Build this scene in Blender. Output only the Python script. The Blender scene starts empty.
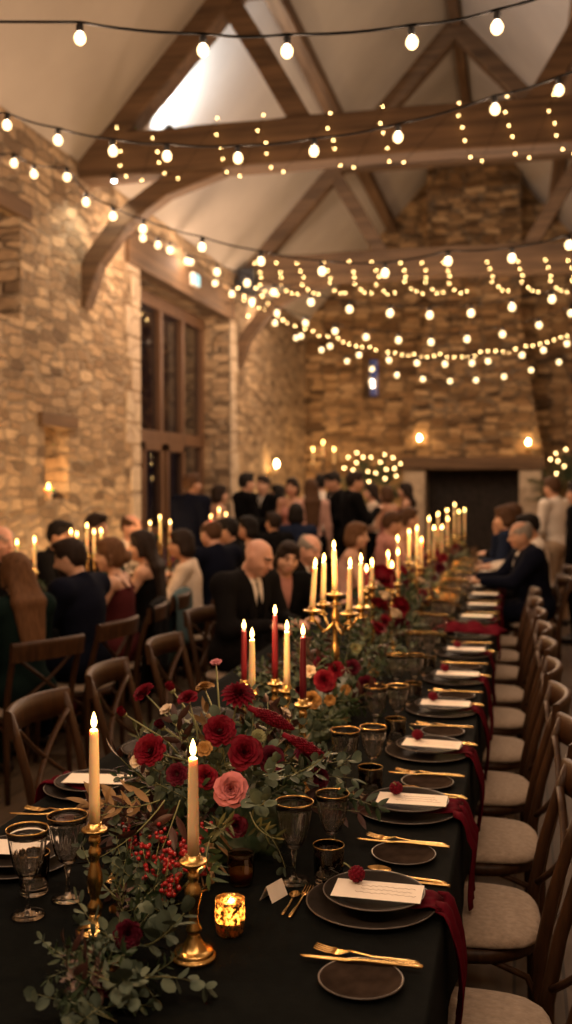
import bpy, bmesh, math, random
import numpy as np
from mathutils import Vector, Matrix, Euler
random.seed(7)
PI = math.pi
COL = bpy.context.scene.collection

# ------------------------------------------------------------------ camera geometry
FPX, CZ = 1024.0, 1.76
YAW = math.atan((518 - 286) / FPX)
PITCH = math.atan((512 - 477) / FPX)
CAM = Vector((0, 0, CZ))
FWD = Vector((-math.sin(YAW) * math.cos(PITCH), math.cos(YAW) * math.cos(PITCH), -math.sin(PITCH)))
RGT = Vector((math.cos(YAW), math.sin(YAW), 0))
UPV = RGT.cross(FWD)


def at(px, py, x=None, y=None, z=None, D=None):
    """world point seen at a measured position of the photograph, on a known plane"""
    v = FWD + RGT * ((px - 286) / FPX) + UPV * ((512 - py) / FPX)
    if D is not None: t = D
    elif z is not None: t = (z - CZ) / v.z
    elif y is not None: t = y / v.y
    else: t = x / v.x
    return CAM + v * t


# ------------------------------------------------------------------ object helpers
def tag(o, label=None, cat=None, group=None, kind=None):
    if label: o['label'] = label
    if cat: o['category'] = cat
    if group: o['group'] = group
    if kind: o['kind'] = kind
    return o


def thing(name, label, cat, loc=(0, 0, 0), rz=0.0, group=None):
    o = bpy.data.objects.new(name, None)
    COL.objects.link(o)
    o.empty_display_size = 0.05
    o.location = loc
    o.rotation_euler = (0, 0, rz)
    return tag(o, label, cat, group)


CH = {}


def link(o, parent=None):
    COL.objects.link(o)
    if parent is not None:
        o.parent = parent
        CH.setdefault(parent.name, []).append(o)
    return o


def dup(root, label=None, loc=None, rot=None, scale=None, group=None, parent=None, mats=None):
    """a copy of a thing together with copies of its parts and their sub-parts"""
    def cp(o, par):
        c = o.copy()
        link(c, par)
        for ch in CH.get(o.name, []):
            cp(ch, c)
        return c
    c = cp(root, parent)
    if label: c['label'] = label
    if group: c['group'] = group
    if loc is not None: c.location = loc
    if rot is not None: c.rotation_euler = rot
    if scale is not None: c.scale = (scale,) * 3
    return c


def obj(name, mesh, mat=None, parent=None, loc=None, rot=None, scale=None):
    o = bpy.data.objects.new(name, mesh)
    link(o, parent)
    if mat and not mesh.materials:
        mesh.materials.append(mat)
    if loc is not None: o.location = loc
    if rot is not None: o.rotation_euler = rot
    if scale is not None: o.scale = (scale,) * 3 if isinstance(scale, (int, float)) else scale
    return o


class MB:
    """collects vertices and faces of ONE mesh"""
    def __init__(s):
        s.v, s.f, s.m, s.sm = [], [], [], []
        s.mi = 0

    def add(s, vs, fs, M=None, smooth=True):
        b = len(s.v)
        if M is not None:
            vs = [M @ Vector(p) for p in vs]
        s.v += [tuple(p) for p in vs]
        s.f += [tuple(b + i for i in f) for f in fs]
        s.m += [s.mi] * len(fs)
        s.sm += [smooth] * len(fs)
        return s

    def box(s, lo, hi, M=None, bev=0.0):
        bm = bmesh.new()
        bmesh.ops.create_cube(bm, size=1)
        c = [(lo[i] + hi[i]) / 2 for i in range(3)]
        d = [hi[i] - lo[i] for i in range(3)]
        for v in bm.verts:
            v.co = Vector((c[0] + v.co.x * d[0], c[1] + v.co.y * d[1], c[2] + v.co.z * d[2]))
        if bev:
            bmesh.ops.bevel(bm, geom=bm.edges[:], offset=bev, segments=2, affect='EDGES', profile=.5)
        bm.verts.index_update()
        s.add([v.co.copy() for v in bm.verts], [[v.index for v in f.verts] for f in bm.faces], M, smooth=False)
        bm.free()
        return s

    def lathe(s, prof, n=24, M=None, caps=True):
        """prof: list of (r, z) along the axis z"""
        vs, fs, rings = [], [], []
        for r, z in prof:
            if r < 1e-6:
                rings.append([len(vs)]); vs.append((0, 0, z))
            else:
                rings.append(list(range(len(vs), len(vs) + n)))
                vs += [(r * math.cos(2 * PI * i / n), r * math.sin(2 * PI * i / n), z) for i in range(n)]
        for a, b in zip(rings[:-1], rings[1:]):
            for i in range(n):
                j = (i + 1) % n
                if len(a) == 1 and len(b) == 1: continue
                if len(a) == 1: fs.append((a[0], b[j], b[i]))
                elif len(b) == 1: fs.append((a[i], a[j], b[0]))
                else: fs.append((a[i], a[j], b[j], b[i]))
        if caps:
            if len(rings[0]) > 1: fs.append(tuple(reversed(rings[0])))
            if len(rings[-1]) > 1: fs.append(tuple(rings[-1]))
        return s.add(vs, fs, M)

    def tube(s, pts, rad, n=8, M=None, flat=None, caps=True, up=None):
        """swept section along pts; rad number or list; flat=(sx,sy) squashes the section"""
        P = [Vector(p) for p in pts]
        if not isinstance(rad, (list, tuple)): rad = [rad] * len(P)
        vs, fs = [], []
        prev = None
        for i, p in enumerate(P):
            t = (P[min(i + 1, len(P) - 1)] - P[max(i - 1, 0)]).normalized()
            if prev is None:
                a = Vector(up) if up is not None else (Vector((0, 0, 1)) if abs(t.z) < .9 else Vector((0, 1, 0)))
                nx = (a - t * a.dot(t)).normalized()
            else:
                nx = (prev - t * prev.dot(t)).normalized()
            prev = nx
            ny = t.cross(nx)
            sx, sy = flat if flat else (1, 1)
            for k in range(n):
                a = 2 * PI * (k + .5) / n
                vs.append(p + nx * (math.cos(a) * rad[i] * sx) + ny * (math.sin(a) * rad[i] * sy))
        for i in range(len(P) - 1):
            for k in range(n):
                l = (k + 1) % n
                fs.append((i * n + k, i * n + l, (i + 1) * n + l, (i + 1) * n + k))
        if caps:
            fs.append(tuple(reversed(range(n))))
            fs.append(tuple((len(P) - 1) * n + k for k in range(n)))
        return s.add(vs, fs, M, smooth=n > 4)

    def ball(s, c, r, sub=2, M=None, sc=(1, 1, 1)):
        bm = bmesh.new()
        bmesh.ops.create_icosphere(bm, subdivisions=sub, radius=1)
        bm.verts.index_update()
        rr = r if isinstance(r, (tuple, list)) else (r * sc[0], r * sc[1], r * sc[2])
        s.add([(c[0] + v.co.x * rr[0], c[1] + v.co.y * rr[1], c[2] + v.co.z * rr[2]) for v in bm.verts],
              [[v.index for v in f.verts] for f in bm.faces], M)
        bm.free()
        return s

    def grid(s, nu, nv, fn, M=None):
        vs = [fn(i / nu, j / nv) for i in range(nu + 1) for j in range(nv + 1)]
        fs = []
        for i in range(nu):
            for j in range(nv):
                a = i * (nv + 1) + j
                fs.append((a, a + nv + 1, a + nv + 2, a + 1))
        return s.add(vs, fs, M)

    def prism(s, poly, z0, z1, M=None):
        n = len(poly)
        vs = [(x, y, z0) for x, y in poly] + [(x, y, z1) for x, y in poly]
        fs = [tuple(reversed(range(n))), tuple(range(n, 2 * n))] + [(i, (i + 1) % n, n + (i + 1) % n, n + i) for i in range(n)]
        return s.add(vs, fs, M, smooth=False)

    def mesh(s, name, mats=None):
        me = bpy.data.meshes.new(name)
        me.from_pydata([tuple(p) for p in s.v], [], s.f)
        me.polygons.foreach_set('material_index', s.m)
        me.polygons.foreach_set('use_smooth', s.sm)
        if mats:
            for m in (mats if isinstance(mats, (list, tuple)) else [mats]): me.materials.append(m)
        me.update()
        return me

    def build(s, name, mat, parent=None, **kw):
        return obj(name, s.mesh(name, mat), None, parent, **kw)


def solidify(o, t, offset=0):
    m = o.modifiers.new('thickness', 'SOLIDIFY')
    m.thickness = t
    m.offset = offset
    return o


ORD = ['first', 'second', 'third', 'fourth', 'fifth', 'sixth', 'seventh', 'eighth', 'ninth', 'tenth', 'eleventh', 'twelfth', 'thirteenth']

# ------------------------------------------------------------------ materials
def newmat(name):
    m = bpy.data.materials.new(name)
    m.use_nodes = True
    nt = m.node_tree
    return m, nt, nt.nodes, nt.links, nt.nodes['Principled BSDF']


def plain(name, col, rough=.5, metal=0.0, var=.15, scale=8.0, bump=0.0, spec=.5, sheen=0.0, sss=0.0, stretch=(1, 1, 1), bscale=None, coat=0.0):
    m, nt, N, L, b = newmat(name)
    tc = N.new('ShaderNodeTexCoord')
    mp = N.new('ShaderNodeMapping'); mp.inputs['Scale'].default_value = stretch
    L.new(tc.outputs['Object'], mp.inputs['Vector'])
    nz = N.new('ShaderNodeTexNoise'); nz.inputs['Scale'].default_value = scale; nz.inputs['Detail'].default_value = 5
    L.new(mp.outputs['Vector'], nz.inputs['Vector'])
    rp = N.new('ShaderNodeValToRGB')
    rp.color_ramp.elements[0].position = .3; rp.color_ramp.elements[1].position = .7
    rp.color_ramp.elements[0].color = tuple(c * (1 - var) for c in col) + (1,)
    rp.color_ramp.elements[1].color = tuple(min(1, c * (1 + var)) for c in col) + (1,)
    L.new(nz.outputs['Fac'], rp.inputs['Fac'])
    L.new(rp.outputs['Color'], b.inputs['Base Color'])
    b.inputs['Roughness'].default_value = rough
    b.inputs['Metallic'].default_value = metal
    b.inputs['Specular IOR Level'].default_value = spec
    b.inputs['Sheen Weight'].default_value = sheen
    b.inputs['Coat Weight'].default_value = coat
    if sss:
        b.inputs['Subsurface Weight'].default_value = sss
        b.inputs['Subsurface Radius'].default_value = (1, .5, .25)
        b.inputs['Subsurface Scale'].default_value = .02
    if bump:
        bp = N.new('ShaderNodeBump'); bp.inputs['Strength'].default_value = bump; bp.inputs['Distance'].default_value = .01
        if bscale:
            n2 = N.new('ShaderNodeTexNoise'); n2.inputs['Scale'].default_value = bscale; n2.inputs['Detail'].default_value = 4
            L.new(mp.outputs['Vector'], n2.inputs['Vector']); L.new(n2.outputs['Fac'], bp.inputs['Height'])
        else:
            L.new(nz.outputs['Fac'], bp.inputs['Height'])
        L.new(bp.outputs['Normal'], b.inputs['Normal'])
    return m


def stone_mat(name, cols, mortar, scale=(3.0, 3.0, 7.6), bump=1.0):
    m, nt, N, L, b = newmat(name)
    g = N.new('ShaderNodeNewGeometry')
    nz = N.new('ShaderNodeTexNoise'); nz.inputs['Scale'].default_value = 2.2; nz.inputs['Detail'].default_value = 3
    L.new(g.outputs['Position'], nz.inputs['Vector'])
    mix = N.new('ShaderNodeMixRGB'); mix.blend_type = 'LINEAR_LIGHT'; mix.inputs['Fac'].default_value = .07
    L.new(g.outputs['Position'], mix.inputs['Color1']); L.new(nz.outputs['Color'], mix.inputs['Color2'])
    mp = N.new('ShaderNodeMapping'); mp.inputs['Scale'].default_value = scale
    L.new(mix.outputs['Color'], mp.inputs['Vector'])
    v1 = N.new('ShaderNodeTexVoronoi'); v1.feature = 'F1'; v1.distance = 'MINKOWSKI'; v1.inputs['Exponent'].default_value = 5.0
    v1.inputs['Scale'].default_value = 1; v1.inputs['Randomness'].default_value = .70
    v2 = N.new('ShaderNodeTexVoronoi'); v2.feature = 'F2'; v2.distance = 'MINKOWSKI'; v2.inputs['Exponent'].default_value = 5.0
    v2.inputs['Scale'].default_value = 1; v2.inputs['Randomness'].default_value = .70
    L.new(mp.outputs['Vector'], v1.inputs['Vector']); L.new(mp.outputs['Vector'], v2.inputs['Vector'])
    edge = N.new('ShaderNodeMath'); edge.operation = 'SUBTRACT'
    L.new(v2.outputs['Distance'], edge.inputs[0]); L.new(v1.outputs['Distance'], edge.inputs[1])
    er = N.new('ShaderNodeMapRange'); er.inputs['From Min'].default_value = .015; er.inputs['From Max'].default_value = .11
    L.new(edge.outputs[0], er.inputs['Value'])
    sep = N.new('ShaderNodeSeparateColor'); L.new(v1.outputs['Color'], sep.inputs['Color'])
    rp = N.new('ShaderNodeValToRGB'); rp.color_ramp.interpolation = 'LINEAR'
    els = rp.color_ramp.elements
    while len(els) < len(cols): els.new(.5)
    for i, c in enumerate(cols):
        els[i].position = i / (len(cols) - 1); els[i].color = tuple(c) + (1,)
    L.new(sep.outputs['Red'], rp.inputs['Fac'])
    fn = N.new('ShaderNodeTexNoise'); fn.inputs['Scale'].default_value = 14; fn.inputs['Detail'].default_value = 8; fn.inputs['Roughness'].default_value = .7
    L.new(g.outputs['Position'], fn.inputs['Vector'])
    mu = N.new('ShaderNodeMixRGB'); mu.blend_type = 'OVERLAY'; mu.inputs['Fac'].default_value = .65
    L.new(rp.outputs['Color'], mu.inputs['Color1']); L.new(fn.outputs['Fac'], mu.inputs['Color2'])
    mm = N.new('ShaderNodeMixRGB'); mm.inputs['Color1'].default_value = tuple(mortar) + (1,)
    L.new(er.outputs['Result'], mm.inputs['Fac']); L.new(mu.outputs['Color'], mm.inputs['Color2'])
    L.new(mm.outputs['Color'], b.inputs['Base Color'])
    b.inputs['Roughness'].default_value = .9; b.inputs['Specular IOR Level'].default_value = .2
    # stones stand out of the mortar by differing amounts
    hs = N.new('ShaderNodeMath'); hs.operation = 'MULTIPLY_ADD'; hs.inputs[1].default_value = .6; hs.inputs[2].default_value = .6
    L.new(sep.outputs['Green'], hs.inputs[0])
    h1 = N.new('ShaderNodeMath'); h1.operation = 'MULTIPLY'
    L.new(er.outputs['Result'], h1.inputs[0]); L.new(hs.outputs[0], h1.inputs[1])
    h2 = N.new('ShaderNodeMath'); h2.operation = 'MULTIPLY_ADD'; h2.inputs[1].default_value = .5
    L.new(fn.outputs['Fac'], h2.inputs[0]); L.new(h1.outputs[0], h2.inputs[2])
    bp = N.new('ShaderNodeBump'); bp.inputs['Strength'].default_value = bump; bp.inputs['Distance'].default_value = .05
    L.new(h2.outputs[0], bp.inputs['Height']); L.new(bp.outputs['Normal'], b.inputs['Normal'])
    return m


def wood(name, dark, light, rough=.55, scale=3.0, grain=(1, 14, 14), bump=.3, spec=.4, coat=0.0):
    """grain runs along object x unless grain says otherwise"""
    m, nt, N, L, b = newmat(name)
    tc = N.new('ShaderNodeTexCoord')
    mp = N.new('ShaderNodeMapping'); mp.inputs['Scale'].default_value = grain
    L.new(tc.outputs['Object'], mp.inputs['Vector'])
    nz = N.new('ShaderNodeTexNoise'); nz.inputs['Scale'].default_value = scale; nz.inputs['Detail'].default_value = 7; nz.inputs['Roughness'].default_value = .65
    L.new(mp.outputs['Vector'], nz.inputs['Vector'])
    rp = N.new('ShaderNodeValToRGB'); rp.color_ramp.elements[0].position = .32; rp.color_ramp.elements[1].position = .68
    rp.color_ramp.elements[0].color = tuple(dark) + (1,); rp.color_ramp.elements[1].color = tuple(light) + (1,)
    L.new(nz.outputs['Fac'], rp.inputs['Fac']); L.new(rp.outputs['Color'], b.inputs['Base Color'])
    bp = N.new('ShaderNodeBump'); bp.inputs['Strength'].default_value = bump; bp.inputs['Distance'].default_value = .01
    L.new(nz.outputs['Fac'], bp.inputs['Height']); L.new(bp.outputs['Normal'], b.inputs['Normal'])
    b.inputs['Roughness'].default_value = rough; b.inputs['Specular IOR Level'].default_value = spec; b.inputs['Coat Weight'].default_value = coat
    return m


def glow(name, col, strength):
    m = bpy.data.materials.new(name); m.use_nodes = True
    N, L = m.node_tree.nodes, m.node_tree.links
    N.remove(N['Principled BSDF'])
    e = N.new('ShaderNodeEmission'); e.inputs['Color'].default_value = tuple(col) + (1,); e.inputs['Strength'].default_value = strength
    L.new(e.outputs[0], N['Material Output'].inputs['Surface'])
    return m


def thin_glass(name, tint=(.97, .97, .95), ior=1.5, extra=.10, rough=.02):
    """clear blown glass wall: light passes straight, the surface reflects by Fresnel"""
    m = bpy.data.materials.new(name); m.use_nodes = True
    N, L = m.node_tree.nodes, m.node_tree.links
    N.remove(N['Principled BSDF'])
    t = N.new('ShaderNodeBsdfTransparent'); t.inputs['Color'].default_value = tuple(tint) + (1,)
    g = N.new('ShaderNodeBsdfGlossy'); g.inputs['Roughness'].default_value = rough; g.inputs['Color'].default_value = (1, .97, .92, 1)
    f = N.new('ShaderNodeLayerWeight'); f.inputs['Blend'].default_value = .5
    pw = N.new('ShaderNodeMath'); pw.operation = 'POWER'; pw.inputs[1].default_value = 3.0
    L.new(f.outputs['Facing'], pw.inputs[0])
    a = N.new('ShaderNodeMath'); a.operation = 'MULTIPLY_ADD'; a.inputs[1].default_value = .6; a.inputs[2].default_value = extra; a.use_clamp = True
    L.new(pw.outputs[0], a.inputs[0])
    mx = N.new('ShaderNodeMixShader')
    L.new(a.outputs[0], mx.inputs['Fac']); L.new(t.outputs[0], mx.inputs[1]); L.new(g.outputs[0], mx.inputs[2])
    L.new(mx.outputs[0], N['Material Output'].inputs['Surface'])
    return m


def lit_glass(name, col, strength, clear=.8):
    """bulb of clear glass: the lamp inside shines through, the glass itself glows faintly with it"""
    m = bpy.data.materials.new(name); m.use_nodes = True
    N, L = m.node_tree.nodes, m.node_tree.links
    N.remove(N['Principled BSDF'])
    t = N.new('ShaderNodeBsdfTransparent'); t.inputs['Color'].default_value = (clear, clear, clear, 1)
    e = N.new('ShaderNodeEmission'); e.inputs['Color'].default_value = tuple(col) + (1,); e.inputs['Strength'].default_value = strength
    a = N.new('ShaderNodeAddShader'); L.new(t.outputs[0], a.inputs[0]); L.new(e.outputs[0], a.inputs[1])
    L.new(a.outputs[0], N['Material Output'].inputs['Surface'])
    return m


M = {}
STONE = [(a * 1.07, b * .965, c * .825) for a, b, c in ((.16, .115, .075), (.36, .27, .18), (.44, .34, .235), (.24, .175, .115), (.52, .42, .30), (.40, .31, .21), (.14, .105, .075), (.47, .37, .26))]
M['stone'] = stone_mat('rubble_stone', STONE, (.33, .25, .165), scale=(3.1, 3.1, 10.0), bump=1.0)
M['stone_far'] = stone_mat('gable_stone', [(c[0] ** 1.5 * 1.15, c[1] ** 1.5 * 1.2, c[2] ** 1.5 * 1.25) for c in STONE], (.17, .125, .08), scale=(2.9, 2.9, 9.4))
M['dressed'] = stone_mat('dressed_stone', [(.50, .40, .28), (.56, .45, .32), (.44, .34, .24)], (.40, .31, .22), scale=(1.2, 1.6, 2.6), bump=.6)
M['plaster'] = plain('lime_plaster', (.38, .34, .295), .95, var=.07, scale=1.4, bump=.25, spec=.1, bscale=9)
M['oak'] = wood('old_oak_beam', (.052, .031, .017), (.165, .098, .052), .75, 1.3, (.5, 9, 9), .5, .25)
M['oak_y'] = wood('old_oak_purlin', (.06, .035, .019), (.17, .102, .055), .75, 1.3, (9, .5, 9), .5, .25)
M['oak_z'] = wood('oak_door_frame', (.075, .036, .016), (.17, .085, .038), .55, 1.6, (9, 9, .6), .2, .4)
M['floor'] = None
M['chair'] = wood('walnut_chair', (.017, .0075, .0033), (.055, .024, .0095), .45, 4, (9, 9, 1.2), .08, .22)
M['linen'] = plain('oatmeal_linen', (.34, .27, .205), .95, var=.16, scale=60, bump=.5, spec=.1, sheen=.2)
M['tablecloth'] = plain('black_green_cloth', (.0042, .0054, .0052), .9, var=.2, scale=40, bump=.12, spec=.06, bscale=250)
M['ceramic'] = plain('dark_stoneware', (.022, .018, .0155), .35, var=.4, scale=18, bump=.05, spec=.008)
M['ceramic2'] = plain('brown_stoneware', (.030, .021, .016), .35, var=.35, scale=22, bump=.05, spec=.0)
M['rimglaze'] = plain('pale_glaze_rim', (.11, .09, .075), .3, var=.2, scale=30)
M['gold'] = plain('brushed_gold', (.80, .52, .20), .22, 1.0, var=.08, scale=30)
M['brass'] = plain('antique_brass', (.60, .39, .14), .27, 1.0, var=.3, scale=12, bump=.05)
M['paper'] = plain('cream_card', (.84, .77, .68), .8, var=.03, scale=40, spec=.15)
M['ink'] = plain('grey_ink', (.30, .22, .18), .8, var=.1)
M['napkin'] = plain('burgundy_velvet', (.085, .005, .012), .9, var=.15, scale=30, bump=.15, spec=.03)
M['wax_ivory'] = plain('ivory_wax', (.90, .70, .41), .45, var=.04, scale=20, sss=.7)
M['wax_red'] = plain('burgundy_wax', (.16, .010, .018), .38, var=.08, scale=20)
M['wick'] = plain('charred_wick', (.02, .015, .01), .9)
M['flame'] = lit_glass('candle_flame', (1, .56, .15), 7.0, .9)
def solid_glass(name, col=(1, 1, 1), ior=1.5, rough=.02):
    m = bpy.data.materials.new(name); m.use_nodes = True
    N, L = m.node_tree.nodes, m.node_tree.links
    N.remove(N['Principled BSDF'])
    g = N.new('ShaderNodeBsdfGlass'); g.inputs['Color'].default_value = tuple(col) + (1,); g.inputs['IOR'].default_value = ior; g.inputs['Roughness'].default_value = rough
    L.new(g.outputs[0], N['Material Output'].inputs['Surface'])
    return m


M['glass'] = solid_glass('cut_glass')
M['goldrim'] = plain('gilded_rim', (.85, .55, .20), .2, 1.0, var=.1)
M['water'] = thin_glass('drinking_water', (.93, .95, .94), 1.33, .03)
M['pane'] = thin_glass('window_glass', (.55, .6, .62), 1.5, .10, .03)
M['bulb'] = lit_glass('warm_filament_bulb', (1, .66, .30), 1.6)
M['fairy'] = glow('fairy_bulb', (1, .60, .22), 14)
M['socket'] = plain('black_socket', (.003, .003, .003), .6)
M['cable'] = plain('black_cable', (.0025, .0025, .0025), .8, spec=.1)
M['black'] = plain('matt_black_metal', (.018, .017, .016), .5)
M['soot'] = plain('sooty_brick', (.022, .016, .012), .95, var=.4, scale=8, bump=.5)


def floor_mat():
    m, nt, N, L, b = newmat('worn_floorboards')
    g = N.new('ShaderNodeNewGeometry')
    mp = N.new('ShaderNodeMapping'); mp.inputs['Rotation'].default_value = (0, 0, PI / 2)
    L.new(g.outputs['Position'], mp.inputs['Vector'])
    br = N.new('ShaderNodeTexBrick'); br.inputs['Scale'].default_value = 1
    br.inputs['Brick Width'].default_value = 1.6; br.inputs['Row Height'].default_value = .17; br.inputs['Mortar Size'].default_value = .006
    br.inputs['Color1'].default_value = (.075, .05, .029, 1); br.inputs['Color2'].default_value = (.10, .068, .04, 1); br.inputs['Mortar'].default_value = (.02, .013, .008, 1)
    L.new(mp.outputs['Vector'], br.inputs['Vector'])
    m2 = N.new('ShaderNodeMapping'); m2.inputs['Scale'].default_value = (12, .8, 1); L.new(g.outputs['Position'], m2.inputs['Vector'])
    nz = N.new('ShaderNodeTexNoise'); nz.inputs['Scale'].default_value = 2.5; nz.inputs['Detail'].default_value = 6; L.new(m2.outputs['Vector'], nz.inputs['Vector'])
    mx = N.new('ShaderNodeMixRGB'); mx.blend_type = 'OVERLAY'; mx.inputs['Fac'].default_value = .6
    L.new(br.outputs['Color'], mx.inputs['Color1']); L.new(nz.outputs['Fac'], mx.inputs['Color2'])
    L.new(mx.outputs['Color'], b.inputs['Base Color']); b.inputs['Roughness'].default_value = .55
    bp = N.new('ShaderNodeBump'); bp.inputs['Strength'].default_value = .3; bp.inputs['Distance'].default_value = .01
    L.new(br.outputs['Fac'], bp.inputs['Height']); bp.invert = True
    L.new(bp.outputs['Normal'], b.inputs['Normal'])
    return m


M['floor'] = floor_mat()
# ================================================================== THE ROOM
WX, RX, YB, YF, WT = -4.6, 2.56, 22.2, -2.0, .8       # left wall, right wall, gable, rear, wall thickness
EAVE, SL, CX = 5.12, 1.11, -1.02
RIDGE = EAVE + SL * 3.58


def struct(o):
    return tag(o, kind='structure')


def wall_with_holes(name, u0, u1, z0, z1, holes, place, mat, depth_default):
    """solid wall in (u, z) with rectangular recesses; holes = (ua, ub, za, zb, depth) ; depth None = right through"""
    us = sorted({u0, u1} | {h[0] for h in holes} | {h[1] for h in holes})
    zs = sorted({z0, z1} | {h[2] for h in holes} | {h[3] for h in holes})
    mb = MB()
    for a, b in zip(us[:-1], us[1:]):
        for c, d in zip(zs[:-1], zs[1:]):
            hit = [h for h in holes if h[0] <= a and b <= h[1] and h[2] <= c and d <= h[3]]
            t0 = 0
            if hit:
                if hit[0][4] is None: continue
                t0 = hit[0][4]
            p = [place(u, z, t) for t in (t0, depth_default) for z in (c, d) for u in (a, b)]
            mb.add(p, [(0, 1, 3, 2), (4, 6, 7, 5), (0, 2, 6, 4), (1, 5, 7, 3), (0, 4, 5, 1), (2, 3, 7, 6)], smooth=False)
    return struct(mb.build(name, mat))


lw = lambda u, z, t: (WX - t, u, z)
DOOR0, DOOR1, DHEAD = 12.06, 16.17, 4.34
wall_with_holes('wall_left', YF, YB, 0, EAVE + .1, [
    (DOOR0, DOOR1, 0, DHEAD, None), (9.43, 9.99, 1.53, 2.28, .48), (7.7, 8.95, 3.24, 4.22, .55)], lw, M['stone'], WT)
wall_with_holes('wall_right', YF, YB, 0, EAVE + .1, [], lambda u, z, t: (RX + t, u, z), M['stone'], .4)
struct(MB().box((WX - WT, YF - .3, 0), (RX + .4, YF, EAVE)).box((WX, YF - .3, EAVE), (RX, YF, RIDGE)).build('wall_rear', M['plaster']))
# gable with its slit window
SLX0, SLX1, SLZ0, SLZ1 = -3.22, -3.02, 3.55, 4.35
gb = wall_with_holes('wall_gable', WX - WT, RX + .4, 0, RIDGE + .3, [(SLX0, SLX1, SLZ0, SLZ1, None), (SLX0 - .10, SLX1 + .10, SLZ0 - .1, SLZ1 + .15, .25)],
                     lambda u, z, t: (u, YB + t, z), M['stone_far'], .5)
w = struct(MB().box((SLX0, YB + .26, SLZ0), (SLX1, YB + .275, SLZ1)).build('window_1', M['pane']))
floor = struct(MB().box((WX - WT, YF, -.1), (RX + .4, YB + .5, 0)).build('floor', M['floor']))
# plastered slopes of the roof
cm = MB()
xl, zl = WX - .3, EAVE - SL * .3
for sgn in (-1, 1):
    xe = CX + sgn * 3.9
    ze = RIDGE - SL * 3.9
    p = [(xe, YF, ze), (CX, YF, RIDGE), (CX, YB + .3, RIDGE), (xe, YB + .3, ze)]
    q = [(a, b, c + .15) for a, b, c in p]
    cm.add(p + q, [(0, 1, 2, 3), (7, 6, 5, 4), (0, 4, 5, 1), (1, 5, 6, 2), (2, 6, 7, 3), (3, 7, 4, 0)], smooth=False)
struct(cm.build('ceiling', M['plaster']))


def timber(pts, w, h, name, parent, mat='oak', up=(0, 1, 0), seed=0):
    """adzed timber: squared section swept along pts with slightly uneven faces"""
    rnd = random.Random(seed)
    P = [Vector(p) for p in pts]
    # resample
    out = []
    for a, b in zip(P[:-1], P[1:]):
        n = max(1, int((b - a).length / .35))
        out += [a.lerp(b, i / n) for i in range(n)]
    out.append(P[-1])
    mb = MB()
    vs, fs = [], []
    for i, p in enumerate(out):
        t = (out[min(i + 1, len(out) - 1)] - out[max(i - 1, 0)]).normalized()
        n1 = Vector(up); n1 = (n1 - t * n1.dot(t)).normalized(); n2 = t.cross(n1)
        c = .12
        sec = [(-1, -1 + c), (-1, 1 - c), (-1 + c, 1), (1 - c, 1), (1, 1 - c), (1, -1 + c), (1 - c, -1), (-1 + c, -1)]
        for a, b in sec:
            j = 1 + rnd.uniform(-.035, .035)
            vs.append(p + n1 * (a * w / 2 * j) + n2 * (b * h / 2 * j))
    for i in range(len(out) - 1):
        for k in range(8):
            l = (k + 1) % 8
            fs.append((i * 8 + k, i * 8 + l, i * 8 + 8 + l, i * 8 + 8 + k))
    fs += [tuple(reversed(range(8))), tuple((len(out) - 1) * 8 + k for k in range(8))]
    mb.add(vs, fs, smooth=False)
    return mb.build(name, M[mat], parent)


def roofz(x):
    return RIDGE - SL * abs(x - CX)


def truss(Y, label, seed):
    t = thing('roof_truss', label, 'truss', (0, 0, 0))
    tag(t, kind='structure')
    timber([(WX - .25, Y, 5.17), (CX, Y, 5.21), (RX + .2, Y, 5.17)], .34, .46, 'tie_beam', t, seed=seed)
    for s in (-1, 1):
        off = .05
        timber([(CX + s * 3.58, Y, roofz(CX + s * 3.58) - off - .02), (CX + s * .02, Y, RIDGE - off - .14)], .30, .30, 'principal_rafter', t, seed=seed + s)
        timber([(CX + s * 1.17, Y, 5.40), (CX + s * 1.58, Y, 6.10), (CX + s * 2.02, Y, roofz(CX + s * 2.02) - .04)], .20, .22, 'strut', t, seed=seed + 3 + s)
        e = CX + s * 3.58
        timber([(e + s * .06, Y, 3.62), (e - s * .12, Y, 4.10), (e - s * .46, Y, 4.52), (e - s * .92, Y, 4.82), (e - s * 1.55, Y, 5.02)], .22, .20, 'curved_brace', t, seed=seed + 5 + s)
    timber([(CX - 2.02, Y + .02, 6.90), (CX + 2.02, Y + .02, 6.90)], .22, .28, 'collar_beam', t, seed=seed + 9)
    return t


Y1, Y2 = 10.45, 16.75
T1 = truss(Y1, 'first oak roof truss, its tie beam crossed by the nearer bulb strings', 11)
T2 = truss(Y2, 'second oak roof truss, beyond the tall glazed door near the chimney', 31)
for sgn, nm in ((-1, 'trim_1'), (1, 'trim_2')):
    x = CX + sgn * 1.66
    struct(timber([(x, YF, roofz(x) - .13), (x, YB, roofz(x) - .13)], .2, .2, nm, None, 'oak_y', up=(1, 0, 0), seed=50 + sgn))
struct(timber([(CX, YF, RIDGE - .12), (CX, YB, RIDGE - .12)], .16, .22, 'trim_3', None, 'oak_y', up=(1, 0, 0), seed=55))
# timber lintels over the recesses of the long wall
struct(timber([(WX - .02, DOOR0 - .45, DHEAD + .20), (WX - .02, DOOR1 + .1, DHEAD + .19)], .16, .42, 'trim_4', None, 'oak_y', up=(1, 0, 0), seed=60))
struct(timber([(WX + .005, 9.28, 2.335), (WX + .005, 10.12, 2.33)], .10, .13, 'trim_5', None, 'oak_y', up=(1, 0, 0), seed=61))
struct(timber([(WX + .005, 7.5, 4.29), (WX + .005, 9.10, 4.29)], .10, .16, 'trim_6', None, 'oak_y', up=(1, 0, 0), seed=62))
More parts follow.
